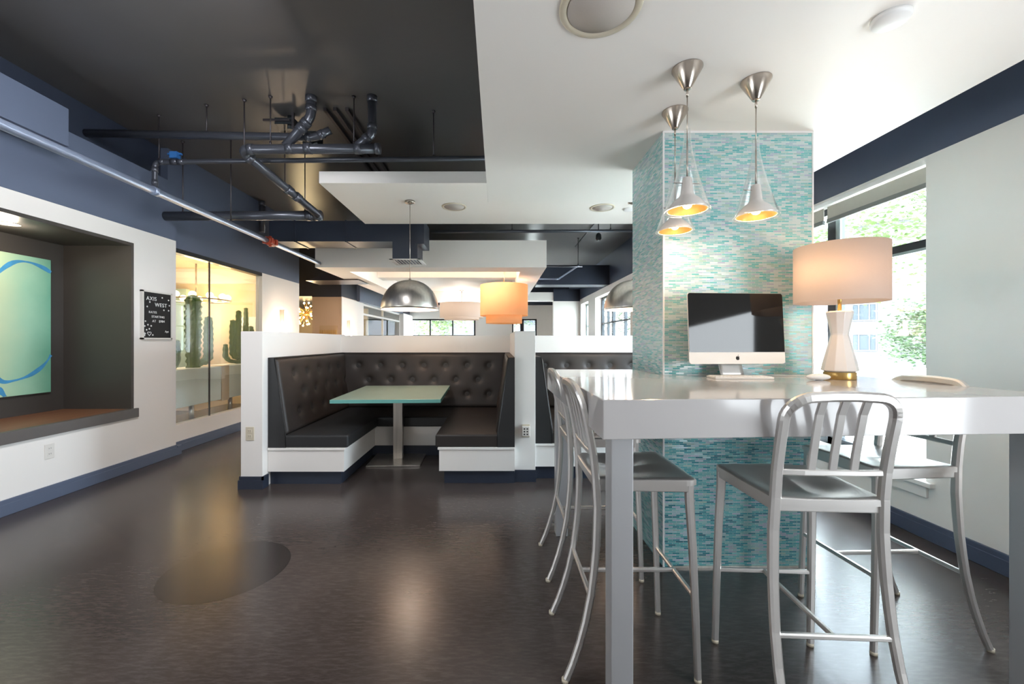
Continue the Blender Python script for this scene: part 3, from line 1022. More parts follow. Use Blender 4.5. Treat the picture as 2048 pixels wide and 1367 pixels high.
# low walls
struct(box(PX0 - 0.185, PX0, 3.55, YB + 0.15, 0.0, 1.345).build('wall_booth_left', 'white', bevel=0.002), 'white low wall on the left of the first booth', 'low wall')
struct(box(PX1, PX1 + 0.187, 3.735, YB, 0.0, 1.350).build('wall_booth_middle', 'white', bevel=0.002), 'white low wall between the two booths', 'low wall')
struct(box(PX0 - 0.0, 2.70, YB, YB + 0.15, 0.0, 1.332).build('wall_booth_back', 'white', bevel=0.002), 'white low wall behind both booths', 'low wall')
struct(box(2.50, 2.69, 3.9, YB - 0.001, 0.0, 1.345).build('wall_booth_right', 'white', bevel=0.002), 'white low wall on the right of the second booth', 'low wall')
m = MB()
m.box(PX0 - 0.185 - 0.0, PX0 + 0.012, 3.535, 3.55, 0.0, 0.105)
m.box(PX0 - 0.2, PX0 + 0.014, 3.53, 3.55, 0.0, 0.075)
m.box(PX0 - 0.2, PX0 - 0.185, 3.55, YB + 0.15, 0.0, 0.105)
m.box(PX0, PX0 + 0.012, 3.535, 3.627, 0.0, 0.105)
struct(m.build('baseboard_booth_left', 'navyd'), 'navy baseboard around the left booth post', 'baseboard')
m = MB()
m.box(PX1, PX1 + 0.187, 3.72, 3.7345, 0.0, 0.105)
m.box(PX1 - 0.002, PX1 + 0.19, 3.715, 3.7345, 0.0, 0.075)
struct(m.build('baseboard_booth_middle', 'navyd'), 'navy baseboard of the middle booth post', 'baseboard')
booth(PX0, PX1, 3.63, 3.65, YB, 'charcoal tufted vinyl booth seat on white base around the mint glass table', 0)
booth(PX1 + 0.187, 2.50, 3.78, 3.78, YB, 'second grey tufted booth seat, half hidden behind the tiled column', 1)

# booth table
def booth_table(cx, cy, label, rz):
    t = thing('booth_table', label, 'table', (0, 0, 0), 'booth tables')
    m = MB().box(-0.505, 0.505, -0.61, 0.61, 0.688, 0.722)
    m.build('table_top', 'glasstop', t, bevel=0.003)
    m = MB()
    m.box(-0.507, 0.507, -0.612, -0.6105, 0.689, 0.721)
    m.box(-0.507, 0.507, 0.6105, 0.612, 0.689, 0.721)
    m.box(-0.507, -0.5055, -0.612, 0.612, 0.689, 0.721)
    m.box(0.5055, 0.507, -0.612, 0.612, 0.689, 0.721)
    m.build('glass_edge', 'glassedge', t)
    box(-0.048, 0.048, -0.04, 0.04, 0.016, 0.676).build('pedestal', 'steel', t, bevel=0.002)
    box(-0.27, 0.27, -0.28, 0.28, 0.0, 0.016).build('base_plate', 'steel', t, bevel=0.003)
    box(-0.2, 0.2, -0.2, 0.2, 0.674, 0.688).build('top_plate', 'frame', t)
    t.location = (cx, cy, 0)
    t.rotation_euler = (0, 0, rz)
    return t


booth_table(-1.065, 4.44, 'mint glass topped booth table on a square steel pedestal', math.radians(2.5))
booth_table(1.42, 4.55, 'second booth table, hidden behind the tiled column', 0)


# ================================================================== LETTER BOARD
def glyph(parent, txt, size, y, z, x, name='lettering', ext=0.0015, matn='letter'):
    cu = bpy.data.curves.new('txt', 'FONT')
    cu.body = txt
    cu.size = size
    cu.extrude = ext
    cu.space_character = 1.12
    to = bpy.data.objects.new('txt', cu)
    C.objects.link(to)
    bpy.context.view_layer.update()
    dg = bpy.context.evaluated_depsgraph_get()
    me = bpy.data.meshes.new_from_object(to.evaluated_get(dg))
    bpy.data.objects.remove(to)
    me.name = name
    me.materials.clear()
    me.materials.append(M[matn])
    o = bpy.data.objects.new(name, me)
    C.objects.link(o)
    o.parent = parent
    off = Vector((0, 0, 0))
    p = parent
    while p is not None:
        off += p.location
        p = p.parent
    # text faces +X, reads along +Y
    R = Matrix(((0, 0, 1), (1, 0, 0), (0, 1, 0)))
    me.transform(R.to_4x4())
    o.location = Vector((x, y, z)) - off
    return o


lb = thing('letter_board', 'black felt letter board with white letters in a white frame', 'sign', (XL, 4.32, 1.28))
FX = XL + 0.03
y0, y1, z0, z1 = 4.135, 4.512, 1.28, 1.775
box(XL, FX - 0.006, y0 + 0.005, y1 - 0.005, z0 + 0.005, z1 - 0.005).build('felt', 'black', lb)
m = MB()
m.box(XL, FX, y0, y0 + 0.016, z0, z1)
m.box(XL, FX, y1 - 0.016, y1, z0, z1)
m.box(XL, FX, y0, y1, z0, z0 + 0.016)
m.box(XL, FX, y0, y1, z1 - 0.016, z1)
m.build('frame', 'plastic', lb)
LX = FX - 0.005
Wd_, Ht_ = y1 - y0, z1 - z0


def by(px):
    return 3.54 * 830 / (996 - (270 + px * 0.0951))


def bz(px, py):
    return 1.26 + (682 - (560 + py * 0.0951)) * by(px) / 830


for txt, px, py, sz in (('AXIS', 248, 412, 0.056), ('WEST', 428, 552, 0.056), ('RATES', 300, 688, 0.032), ('STARTING', 360, 785, 0.032), ('AT   $984', 375, 880, 0.034), ('Apt', 640, 1100, 0.03)):
    glyph(lb, txt, sz, by(px), bz(px, py), LX)
m = MB()
for px, py in ((583, 372), (715, 425), (322, 458), (268, 552), (733, 537), (618, 632), (717, 642), (230, 860), (283, 935), (217, 962), (350, 960), (255, 1042), (312, 1022), (385, 1152)):
    m.lathe((LX - 0.001, by(px), bz(px, py)), [(0.0, 0.0), (0.0085, 0.0), (0.0085, 0.002), (0.0, 0.002)], 8, (1, 0, 0))
m.build('dots', 'letter', lb)
m = MB()
hp = []
for k in range(25):
    t = 2 * PI * k / 24
    hx = 16 * math.sin(t) ** 3
    hy = 13 * math.cos(t) - 5 * math.cos(2 * t) - 2 * math.cos(3 * t) - math.cos(4 * t)
    hp.append((LX, by(312) + hx * 0.0014, bz(312, 1120) + hy * 0.0014))
m.tube(hp, 0.0026, 6)
m.build('heart', 'letter', lb)
m = MB()
m.box(LX - 0.001, LX + 0.002, by(214) - 0.004, by(214) + 0.004, bz(214, 1175), bz(214, 1095))
m.box(LX - 0.001, LX + 0.002, by(214) - 0.013, by(214) + 0.013, bz(214, 1130), bz(214, 1112))
m.build('cross', 'letter', lb)

# ================================================================== OUTLETS


def outlet(x, y, z, face, label, matn='ivory'):
    t = thing('wall_outlet', label, 'outlet', (x, y, z))
    if face == 'x':
        box(x, x + 0.006, y - 0.036, y + 0.036, z - 0.058, z + 0.058).build('cover_plate', matn, t, bevel=0.002)
        for dz in (-0.022, 0.022):
            box(x + 0.006, x + 0.008, y - 0.017, y + 0.017, z + dz - 0.014, z + dz + 0.014).build('socket', matn, t, bevel=0.002)
            m = MB()
            for dy in (-0.007, 0.007):
                m.box(x + 0.008, x + 0.0086, y + dy - 0.0012, y + dy + 0.0012, z + dz - 0.002, z + dz + 0.008)
            m.build('slots', 'slot', t)
    else:
        box(x - 0.036, x + 0.036, y - 0.006, y, z - 0.058, z + 0.058).build('cover_plate', matn, t, bevel=0.002)
        for dz in (-0.022, 0.022):
            box(x - 0.017, x + 0.017, y - 0.008, y - 0.006, z + dz - 0.014, z + dz + 0.014).build('socket', matn, t, bevel=0.002)
            m = MB()
            for dx in (-0.007, 0.007):
                m.box(x + dx - 0.0012, x + dx + 0.0012, y - 0.0086, y - 0.008, z + dz - 0.002, z + dz + 0.008)
            m.build('slots', 'slot', t)
    return t


outlet(XL, 3.30, 0.385, 'x', 'white electrical outlet low on the wall under the niche', 'plastic')
outlet(PX0 - 0.105, 3.55, 0.47, 'y', 'ivory electrical outlet on the left booth post')
o = outlet(PX1 + 0.10, 3.735, 0.455, 'y', 'ivory outlet on the middle booth post with a plugged-in adapter')
ad = thing('plug_adapter', 'small white plug-in adapter on the middle booth post', 'adapter', (PX1 + 0.10, 3.70, 0.42))
box(PX1 + 0.065, PX1 + 0.135, 3.695, 3.7265, 0.415, 0.50).build('case', 'plastic', ad, bevel=0.004)
m = MB()
for r in range(3):
    for c in range(2):
        m.box(PX1 + 0.078 + c * 0.026, PX1 + 0.092 + c * 0.026, 3.6945, 3.6952, 0.425 + r * 0.024, 0.438 + r * 0.024)
m.build('slots', 'slot', ad)

# ================================================================== BAR TABLE
HT, HB = 1.072, 0.944
tb = thing('bar_table', 'long white stone bar table wrapped around the tiled column', 'table', (1.15, 2.05, 0))
P = [(0.337, 1.330), (1.965, 1.425), (1.96, 2.77), (1.762, 2.77), (1.762, 2.304), (0.915, 2.304), (0.915, 2.77), (0.330, 2.77)]
m = MB()
n = len(P)
vs = [(p[0], p[1], HB) for p in P] + [(p[0], p[1], HT) for p in P]
fs = [(i, (i + 1) % n, n + (i + 1) % n, n + i) for i in range(n)]
fs += [(0, 7, 6, 5), (0, 5, 4, 1), (1, 4, 3, 2), (8, 13, 14, 15), (8, 9, 12, 13), (9, 10, 11, 12)]
m.add(vs, fs)
m.build('table_top', 'quartz', tb, bevel=0.003)
for (x, y) in ((0.389, 1.425), (1.870, 1.44), (0.375, 2.68), (1.84, 2.68)):
    box(x, x + 0.076, y, y + 0.08, 0.0, HB).build('leg', 'aluleg', tb, bevel=0.003)

# ================================================================== STOOLS


def prof(z):
    K = [(0, 0), (0.07, 0.030), (0.14, 0.054), (0.22, 0.077), (0.32, 0.098), (0.45, 0.115), (0.62, 0.124), (0.75, 0.118), (0.855, 0.107), (0.93, 0.092), (1.03, 0.070), (1.09, 0.045), (1.12, 0.03)]
    for i in range(len(K) - 1):
        if z <= K[i + 1][0]:
            f = (z - K[i][0]) / (K[i + 1][0] - K[i][0])
            return K[i][1] + f * (K[i + 1][1] - K[i][1])
    return K[-1][1]


def make_stool():
    t = thing('bar_stool', 'x', 'bar stool', (0, 0, 0), 'brushed aluminium bar stools')
    hw = lambda z: 0.192 - 0.022 * min(1, z / 0.75)
    ZS = 0.752
    # seat
    def seat(u, v):
        x0, y = (u - 0.5) * 2, -0.135 + v * 0.378
        half = 0.182 + 0.018 * v
        # rounded corners
        e = 0.0
        if v > 0.9:
            e = 0.012 * ((v - 0.9) / 0.1) ** 2
        x = x0 * (half - e)
        d = math.exp(-((abs(x) - 0.075) / 0.07) ** 2) * math.exp(-((v - 0.42) / 0.30) ** 2)
        d += 0.7 * math.exp(-(x / 0.06) ** 2) * math.exp(-((v - 0.33) / 0.25) ** 2)
        edge = min(1 - abs(x0), v, 1 - v)
        z = ZS - 0.020 * d - 0.006 * max(0, 1 - edge / 0.05) ** 2 + 0.004 * math.cos(x / 0.2 * PI / 2) * max(0, (v - 0.8) / 0.2)
        return (x, y, z)
    m = MB()
    m.grid(seat, 28, 28, True, (0, 0, -0.02))
    m.build('seat', 'alu', t)
    # apron around the seat
    m = MB()
    P = [(-0.176, -0.128), (-0.194, 0.232), (0.194, 0.232), (0.176, -0.128)]
    Q = [(-0.160, -0.112), (-0.178, 0.216), (0.178, 0.216), (0.160, -0.112)]
    vs = [(x, y, z) for z in (0.700, 0.742) for (x, y) in P] + [(x, y, z) for z in (0.700, 0.742) for (x, y) in Q]
    fs = []
    for i in range(4):
        j = (i + 1) % 4
        fs += [(i, j, 4 + j, 4 + i)[::-1], (8 + i, 8 + j, 12 + j, 12 + i), (i, j, 8 + j, 8 + i)]
    m.add(vs, fs)
    m.build('seat_apron', 'alu', t, bevel=0.004)
    # front legs
    for s in (-1, 1):
        m = MB()
        pts = [(s * 0.192, 0.246, 0.012), (s * 0.190, 0.238, 0.25), (s * 0.186, 0.229, 0.5), (s * 0.180, 0.221, 0.66), (s * 0.178, 0.219, 0.735)]
        m.sweep(pts, [0.024, 0.026, 0.028, 0.031, 0.034], [0.022, 0.024, 0.026, 0.028, 0.028])
        l = m.build('leg', 'alu', t)
        MB().cyl((s * 0.192, 0.246, 0), (s * 0.192, 0.246, 0.014), 0.013, 14).build('foot_glide', 'ivory', l)
        # rear legs
        m = MB()
        zz = [0.012, 0.07, 0.14, 0.22, 0.32, 0.40, 0.48, 0.56, 0.64, 0.70, 0.748]
        m.sweep([(s * hw(z), -0.245 + prof(z), z) for z in zz], [0.024 + 0.008 * min(1, z / 0.6) for z in zz], [0.024 + 0.004 * min(1, z / 0.6) for z in zz])
        l = m.build('leg', 'alu', t)
        MB().cyl((s * hw(0), -0.245, 0), (s * hw(0), -0.245, 0.014), 0.013, 14).build('foot_glide', 'ivory', l)
    # hoop
    pts = []
    r = 0.075
    zt = 1.085
    zz = [0.745, 0.79, 0.84, 0.89, 0.94, 0.98, zt - r]
    for z in zz:
        pts.append((-hw(z), -0.245 + prof(z), z))
    for k in range(1, 9):
        a = PI - PI / 2 * k / 8
        x, z = -hw(1.0) + r + r * math.cos(a), zt - r + r * math.sin(a)
        pts.append((x, -0.245 + prof(z), z))
    full = pts + [(-x, y, z) for (x, y, z) in reversed(pts)]
    # crown the top rail slightly
    full = [(x, y, z + (0.004 * (1 - (x / 0.1) ** 2) if abs(x) < 0.1 else 0)) for (x, y, z) in full]
    mid = len(full) // 2
    full = full[:mid] + [(-0.03, full[mid][1], zt + 0.004), (0.03, full[mid][1], zt + 0.004)] + full[mid:]
    m = MB()
    m.sweep(full, 0.032, 0.027)
    m.build('back_frame', 'alu', t)
    # lower rail and slats
    zr = 0.835
    yr = -0.245 + prof(zr)
    m = MB()
    m.sweep([(-hw(zr), yr, zr), (-0.09, yr - 0.006, zr), (0.09, yr - 0.006, zr), (hw(zr), yr, zr)], 0.020, 0.014)
    m.build('back_rail', 'alu', t)
    for x in (-0.066, 0.0, 0.066):
        m = MB()
        zz = [zr, 0.90, 0.97, 1.03, 1.075]
        m.sweep([(x, -0.249 + prof(z), z) for z in zz], 0.026, 0.010)
        m.build('slat', 'alu', t)
    # H stretcher
    z = 0.310
    m = MB()
    m.sweep([(-0.188, 0.237, z), (0.188, 0.237, z)], 0.017, 0.017)
    m.build('stretcher', 'alu', t)
    m = MB()
    yb = -0.245 + prof(z)
    m.sweep([(-hw(z), yb, z), (hw(z), yb, z)], 0.017, 0.017)
    m.build('stretcher', 'alu', t)
    m = MB()
    m.sweep([(0, yb, z), (0, 0.237, z)], 0.017, 0.017, (0, 0, 1))
    m.build('stretcher', 'alu', t)
    return t


st0 = make_stool()
stools = [(0.4935, 1.728, -PI / 2, 'aluminium bar stool at the left end of the table, the one nearer the camera'),
          (1.089, 1.484, math.radians(-3), 'aluminium bar stool in the foreground with its slatted back to the camera'),
          (1.752, 1.872, PI / 2 + math.radians(2), 'aluminium bar stool on the window side of the table'),
          (0.508, 2.372, -PI / 2, 'aluminium bar stool at the left end of the table, the one farther back')]
for i, (x, y, a, lb_) in enumerate(stools):
    s_ = st0 if i == 0 else copy_tree(st0)
    s_.location = (x, y, 0)
    s_.rotation_euler = (0, 0, a)
    s_['label'] = lb_

# ================================================================== COMPUTER
cp = thing('desktop_computer', 'slim all-in-one desktop computer with dark screen and silver chin on the table', 'computer', (0, 0, 0))
Wc, Hc = 0.528, 0.372
m = MB()


def rrect(w_, h_, r, z0=0.0, n=6):
    P = []
    for cx, cz, a0 in ((w_ / 2 - r, h_ - r, 0), (-w_ / 2 + r, h_ - r, 90), (-w_ / 2 + r, r, 180), (w_ / 2 - r, r, 270)):
        for k in range(n + 1):
            a = math.radians(a0 + 90 * k / n)
            P.append((cx + r * math.cos(a), cz + r * math.sin(a) + z0))
    return P


scr = MB().prism(rrect(Wc, Hc, 0.014), 'y', 0.0, 0.006).build('body', 'plastic', cp)
bk = MB()
n = 24
rows_ = []
R0 = rrect(Wc, Hc, 0.014)
cxm, czm = 0, Hc / 2
vs, fs = [], []
for (sc, yy) in ((1.0, 0.006), (0.8, 0.022), (0.4, 0.036), (0.1, 0.04)):
    vs += [(p[0] * sc, yy, czm + (p[1] - czm) * sc) for p in R0]
N = len(R0)
for j in range(3):
    for i in range(N):
        fs.append((j * N + i, (j + 1) * N + i, (j + 1) * N + (i + 1) % N, j * N + (i + 1) % N))
fs.append(tuple(3 * N + i for i in range(N)))
bk.add(vs, fs, True)
bk.build('back_shell', 'alu', cp)
top = rrect(Wc - 0.002, Hc - 0.062, 0.012)
gl_ = [(x, z + 0.061) for x, z in top]
gl_ = [(x, max(z, 0.0615)) for x, z in gl_]
MB().prism([(-Wc / 2 + 0.001, 0.0615), (Wc / 2 - 0.001, 0.0615)] + [(x, z) for x, z in rrect(Wc - 0.002, Hc - 0.002, 0.013, 0.001) if z > 0.2], 'y', -0.0012, 0.0).build('screen', 'screen', cp)
# chin emblem: fruit silhouette with a bite and a leaf
em = MB()
ap = []
for k in range(48):
    t = 2 * PI * k / 48
    x = math.cos(t) * 1.0
    z = math.sin(t) * 1.02
    if z > 0.6:
        z -= 0.28 * math.exp(-(x / 0.28) ** 2)
    if z < -0.6:
        z += 0.14 * math.exp(-(x / 0.22) ** 2)
        x *= 0.86
    d = math.hypot(x - 1.25, z - 0.12)
    if d < 0.52:
        q = 0.52 / max(d, 1e-4)
        x = 1.25 + (x - 1.25) * q
        z = 0.12 + (z - 0.12) * q
    ap.append((x * 0.0105, z * 0.0110 + 0.030))
em.prism(ap, 'y', -0.0006, 0.0)
lf = [(0.0005 + 0.0006 * 0, 0.0418), (0.0022, 0.0428), (0.0045, 0.0455), (0.0048, 0.0482), (0.0024, 0.0470), (0.0005, 0.0440)]
em.prism(lf, 'y', -0.0006, 0.0)
em.build('emblem', 'black', cp)
cp.location = (1.252, 2.165, 1.142)
cp.rotation_euler = (math.radians(-3.5), 0, math.radians(5))
bpy.context.view_layer.update()
m = MB()
# stand (built in the computer's own frame)
stand = MB()
stand.grid(lambda u, v: ((u - 0.5) * 0.13, 0.045 + 0.03 * math.sin(v * PI / 2) - 0.0, -0.066 + 0.16 * v), 6, 8, True, (0, 0.006, 0))
me_s = stand.build('stand_neck', 'alu', None, base=(0, 0, 0))
me_s.parent = cp
ft = MB().box(-0.09, 0.09, -0.02, 0.105, -0.0662, -0.062)
me_f = ft.build('stand_foot', 'alu', None, base=(0, 0, 0), bevel=0.001)
me_f.parent = cp
me_f.rotation_euler = (math.radians(3.5), 0, 0)

kb = thing('keyboard', 'thin white keyboard lying flat in front of the computer', 'keyboard', (0, 0, 0))
box(-0.142, 0.142, -0.050, 0.050, 0.0, 0.010).build('case', 'plastic', kb, bevel=0.002)
for r in range(5):
    m = MB()
    for c in range(14):
        m.box(-0.137 + c * 0.0197, -0.137 + c * 0.0197 + 0.0168, -0.044 + r * 0.0182, -0.044 + r * 0.0182 + 0.0155, 0.010, 0.0125)
    m.build('key_row', 'letter', kb)
kb.location = (1.225, 2.105, HT)
kb.rotation_euler = (0, 0, math.radians(-3))
kb.location.z = HT + 0.0002
ms = MB()
ms.sphere((0, 0, 0.004), 1.0, 24, 12, (0.056, 0.030, 0.016))
mo = ms.build('mouse', 'letter', base=(0, 0, -0.012))
mo.location = (1.548, 2.005, HT)
tag(mo, 'low white computer mouse on the table beside the lamp', 'mouse')
cb = MB()
cb.tube([(1.43, 2.24, HT + 0.005), (1.50, 2.25, HT + 0.004), (1.58, 2.22, HT + 0.004), (1.66, 2.20, HT + 0.004), (1.71, 2.17, HT + 0.004)], 0.0025, 8)
tag(cb.build('power_cord', 'letter'), 'thin white cord on the table between computer and lamp', 'cord')

# ================================================================== TABLE LAMP
LXc, LYc = 1.700, 2.065
lp = thing('table_lamp', 'white hourglass ceramic table lamp with linen drum shade and brass base', 'lamp', (LXc, LYc, HT))
MB().lathe((LXc, LYc, HT), [(0.0, 0.0), (0.066, 0.0), (0.066, 0.036), (0.0, 0.036)], 48).build('base', 'brass', lp, bevel=0.002)
MB().lathe((LXc, LYc, HT + 0.036), [(0.060, 0.0), (0.076, 0.008), (0.075, 0.016), (0.036, 0.182), (0.036, 0.19), (0.055, 0.295), (0.052, 0.302), (0.0, 0.304)], 10, smooth=False).build('body', 'ceramic', lp, bevel=0.002)
MB().cyl((LXc, LYc, HT + 0.338), (LXc, LYc, HT + 0.47), 0.0085).build('neck', 'brass', lp)
m = MB()
zb, zt_ = 1.454, 1.732
m.lathe((LXc, LYc, 0), [(0.190, zb), (0.190, zt_), (0.187, zt_), (0.187, zb), (0.190, zb)], 96, cap=False)
m.build('lamp_shade', 'lamplinen', lp)
m = MB()
for a in (0, 2 * PI / 3, 4 * PI / 3):
    m.cyl((LXc, LYc, 1.70), (LXc + 0.187 * math.cos(a), LYc + 0.187 * math.sin(a), 1.715), 0.0025, 6)
m.cyl((LXc, LYc, 1.54), (LXc, LYc, 1.70), 0.003, 6)
m.build('shade_spider', 'brass', lp)
MB().sphere((LXc - 0.03, LYc, 1.58), 0.028, 16, 10).build('bulb', 'bulb', lp)
point('table_lamp_light', (LXc - 0.07, LYc - 0.03, 1.60), 0.75, (1, 0.66, 0.36), 0.04)

# ================================================================== PENDANTS


def glass_pendant(x, y, label):
    t = thing('glass_pendant', label, 'pendant lamp', (x, y, 2.431), 'clear glass pendants over the table')
    MB().lathe((x, y, 2.431), [(0.063, 0.0), (0.063, -0.004), (0.017, -0.086), (0.014, -0.090), (0.0, -0.090)], 40).build('canopy', 'nickel', t)
    m = MB()
    m.cyl((x, y, 2.12), (x, y, 2.342), 0.0025, 8)
    m.cyl((x, y, 2.31), (x, y, 2.342), 0.005, 8)
    m.cyl((x, y, 1.955), (x, y, 2.12), 0.004, 8)
    m.build('cord', 'nickel', t)
    zr = 1.818
    P = [(0.0135, 0.350), (0.0135, 0.318), (0.017, 0.285), (0.024, 0.245), (0.034, 0.20), (0.046, 0.15), (0.060, 0.10), (0.076, 0.05), (0.090, 0.012), (0.094, 0.0)]
    m = MB()
    m.lathe((x, y, zr), P + [(r - 0.003, h) for r, h in reversed(P)] + [P[0]], 48, cap=False)
    m.build('glass_shade', 'glass', t)
    MB().lathe((x, y, zr), [(0.079, 0.004), (0.070, 0.022), (0.052, 0.040), (0.030, 0.050), (0.0, 0.052)], 40, cap=False).build('reflector_lining', 'brass', t)
    Q = [(0.013, 0.145), (0.019, 0.14), (0.026, 0.075), (0.034, 0.062), (0.056, 0.045), (0.074, 0.022), (0.083, 0.003)]
    m = MB()
    m.lathe((x, y, zr), Q + [(r - 0.003, h - 0.001) for r, h in reversed(Q)], 48, cap=False)
    m.build('reflector', 'ceramic', t)
    m = MB()
    m.cyl((x - 0.062, y - 0.01, zr + 0.118), (x + 0.068, y + 0.012, zr + 0.122), 0.0018, 6)
    m.build('wire', 'nickel', t)
    MB().sphere((x, y, zr + 0.026), 0.019, 14, 8, (1, 1, 0.8)).build('bulb', 'bulb', t)
    point('pendant_light', (x, y, zr + 0.002), 1.0, (1, 0.70, 0.42), 0.03)


glass_pendant(0.813, 1.783, 'clear glass pendant with nickel cone, the middle one over the table')
glass_pendant(1.160, 1.866, 'clear glass pendant hanging right, in front of the tiled column')
glass_pendant(0.903, 2.117, 'clear glass pendant hanging at the column corner, lowest and farthest left')


def dome(x, y, label, ztop):
    t = thing('dome_pendant', label, 'pendant lamp', (x, y, ztop), 'brushed steel dome pendants')
    MB().lathe((x, y, ztop), [(0.055, 0.0), (0.055, -0.02), (0.012, -0.032), (0.0, -0.032)], 32).build('canopy', 'nickel', t)
    MB().cyl((x, y, 1.915), (x, y, ztop - 0.03), 0.0032, 8).build('cord', 'nickel', t)
    out, inn = [], []
    R, H, zr = 0.305, 0.315, 1.598
    for k in range(25):
        a = PI / 2 * k / 24
        out.append((R * math.cos(a) ** 0.9 if k < 24 else 0.0, H * math.sin(a)))
        inn.append(((R - 0.006) * math.cos(a) ** 0.9 if k < 24 else 0.0, (H - 0.006) * math.sin(a) + 0.0005))
    MB().lathe((x, y, zr), [(R - 0.005, 0)] + out, 72, cap=False).build('shade', 'steel', t)
    MB().lathe((x, y, zr), inn, 72, cap=False).build('shade_lining', 'domein', t)
    MB().cyl((x, y, 1.905), (x, y, 1.93), 0.012, 12).build('cap', 'nickel', t)
    MB().sphere((x, y, 1.74), 0.04, 14, 10).build('bulb', 'bulbsoft', t)
    point('dome_light', (x, y, 1.66), 2.0, (1, 0.84, 0.68), 0.06)


dome(-0.944, 4.45, 'brushed steel dome pendant over the first booth table', 2.759)
dome(1.45, 4.45, 'brushed steel dome pendant half hidden behind the tiled column', 2.759)


def drum(x, y, r, z0, z1, r2, z2, ztop, matn, label, e, col=(1, 0.72, 0.42)):
    t = thing('drum_pendant', label, 'pendant lamp', (x, y, ztop), None)
    m = MB()
    m.lathe((x, y, 0), [(r, z0), (r, z1), (r - 0.01, z1), (r - 0.01, z0), (r, z0)], 64, cap=False)
    m.build('upper_shade', matn, t)
    m = MB()
    m.lathe((x, y, 0), [(r2, z2), (r2, z0 + 0.03), (r2 - 0.01, z0 + 0.03), (r2 - 0.01, z2), (r2, z2)], 64, cap=False)
    m.build('lower_shade', matn, t)
    MB().lathe((x, y, z0 + 0.02), [(0.0, 0), (r2 - 0.012, 0), (r2 - 0.012, 0.004), (0, 0.004)], 48).build('diffuser', 'whitelinen', t)
    MB().cyl((x, y, z1 - 0.05), (x, y, ztop), 0.012, 10).build('stem', 'nickel', t)
    MB().lathe((x, y, ztop), [(0.07, 0.0), (0.07, -0.02), (0, -0.03)], 24).build('canopy', 'nickel', t)
    point('drum_light', (x, y, (z0 + z1) / 2 + 0.1), e, col, 0.1)


drum(0.115, 7.95, 0.455, 1.745, 2.33, 0.345, 1.60, 2.739, 'drumlinen', 'large two-tier amber linen drum pendant beyond the booths', 3.5, (1, 0.64, 0.40))
drum(-1.05, 12.0, 0.63, 1.94, 2.35, 0.5, 1.88, 2.739, 'whitelinen', 'big white drum pendant far behind the amber drum', 8, (1, 0.88, 0.75))
area('cove_light', (-1.05, 7.35, 2.50), (PI, 0, 0), 2.4, 0.15, 14, (1, 0.80, 0.6))

# sconces
def sconce(x, y, z0, z1, label, face):
    t = thing('wall_sconce', label, 'wall light', (x, y, z0))
    box(x, x + 0.07, y - 0.06, y + 0.06, z0, z1).build('glass_box', 'sconce', t, bevel=0.004)
    box(x, x + 0.075, y - 0.068, y - 0.06, z0 - 0.01, z1 + 0.01).build('side_bracket', 'nickel', t)
    point('sconce_light', (x + 0.16, y - 0.05, (z0 + z1) / 2), 5, (1, 0.76, 0.52), 0.08)


sconce(XG, 7.03, 1.22, 1.78, 'glowing rectangular wall sconce on the white pier beyond the glass', 'x')
sconce(-3.379, 9.35, 1.15, 1.72, 'glowing rectangular wall sconce on the far beige pier', 'x')

# sputnik chandelier
sp = thing('sputnik_chandelier', 'golden starburst chandelier glowing in the far left corridor', 'chandelier', (-4.62, 10.0, 2.0))
m = MB()
sb = []
random.seed(3)
for k in range(34):
    z = 1 - 2 * (k + 0.5) / 34
    a = k * 2.39996
    rr = math.sqrt(1 - z * z)
    d = Vector((rr * math.cos(a), rr * math.sin(a), z)) * random.uniform(0.24, 0.32)
    c = Vector((-4.62, 10.0, 1.93))
    m.cyl(c, c + d, 0.005, 6)
    sb.append(c + d)
m.sphere((-4.62, 10.0, 1.93), 0.05, 12, 8)
m.cyl((-4.62, 10.0, 1.98), (-4.62, 10.0, 2.236), 0.008, 8)
m.build('spokes', 'brass', sp)
for q in sb:
    MB().sphere(q, 0.022, 8, 6).build('bulb', 'goldbulb', sp)
point('sputnik_light', (-4.62, 10.0, 1.5), 28, (1, 0.76, 0.42), 0.2)
np_ = thing('slatted_board', 'honey coloured slatted board on the beige far pier', 'wall board', (-3.64, 8.98, 0.6))
box(-3.86, -3.47, 8.97, 8.999, 0.6, 1.60).build('board', 'tan', np_)
for k in range(9):
    box(-3.85 + k * 0.042, -3.83 + k * 0.042, 8.962, 8.97, 0.62, 1.50).build('slat', 'brass', np_)

# ================================================================== SPEAKERS, DETECTORS


def speaker(x, y, z, r, label):
    t = thing('ceiling_speaker', label, 'ceiling speaker', (x, y, z), 'round in-ceiling speakers')
    MB().lathe((x, y, z), [(r * 0.80, -0.002), (r * 0.84, -0.008), (r * 0.97, -0.008), (r, 0.0)], 64).build('ring', 'ivory', t)
    MB().lathe((x, y, z), [(0.0, -0.006), (r * 0.8, -0.006), (r * 0.8, 0.0)], 64).build('grille', mat('speaker_grille', (190, 182, 176), 0.7, var=0.05, vscale=200) if 'speaker_grille' not in bpy.data.materials else bpy.data.materials['speaker_grille'], t)


speaker(0.36, 1.455, 2.431, 0.145, 'big round ceiling speaker at the top edge of the picture')
speaker(-0.49, 4.63, 2.76, 0.138, 'round ceiling speaker in the floating panel beside the dome pendant')
speaker(1.17, 4.66, 2.76, 0.138, 'round white ceiling speaker in the floating panel near the column')


def detector(x, y, z, r, label):
    t = thing('smoke_detector', label, 'smoke detector', (x, y, z), 'small white ceiling detectors')
    MB().lathe((x, y, z), [(r, 0.0), (r, -0.012), (r * 0.9, -0.02), (0.0, -0.024)], 40).build('dome_cover', 'letter', t)


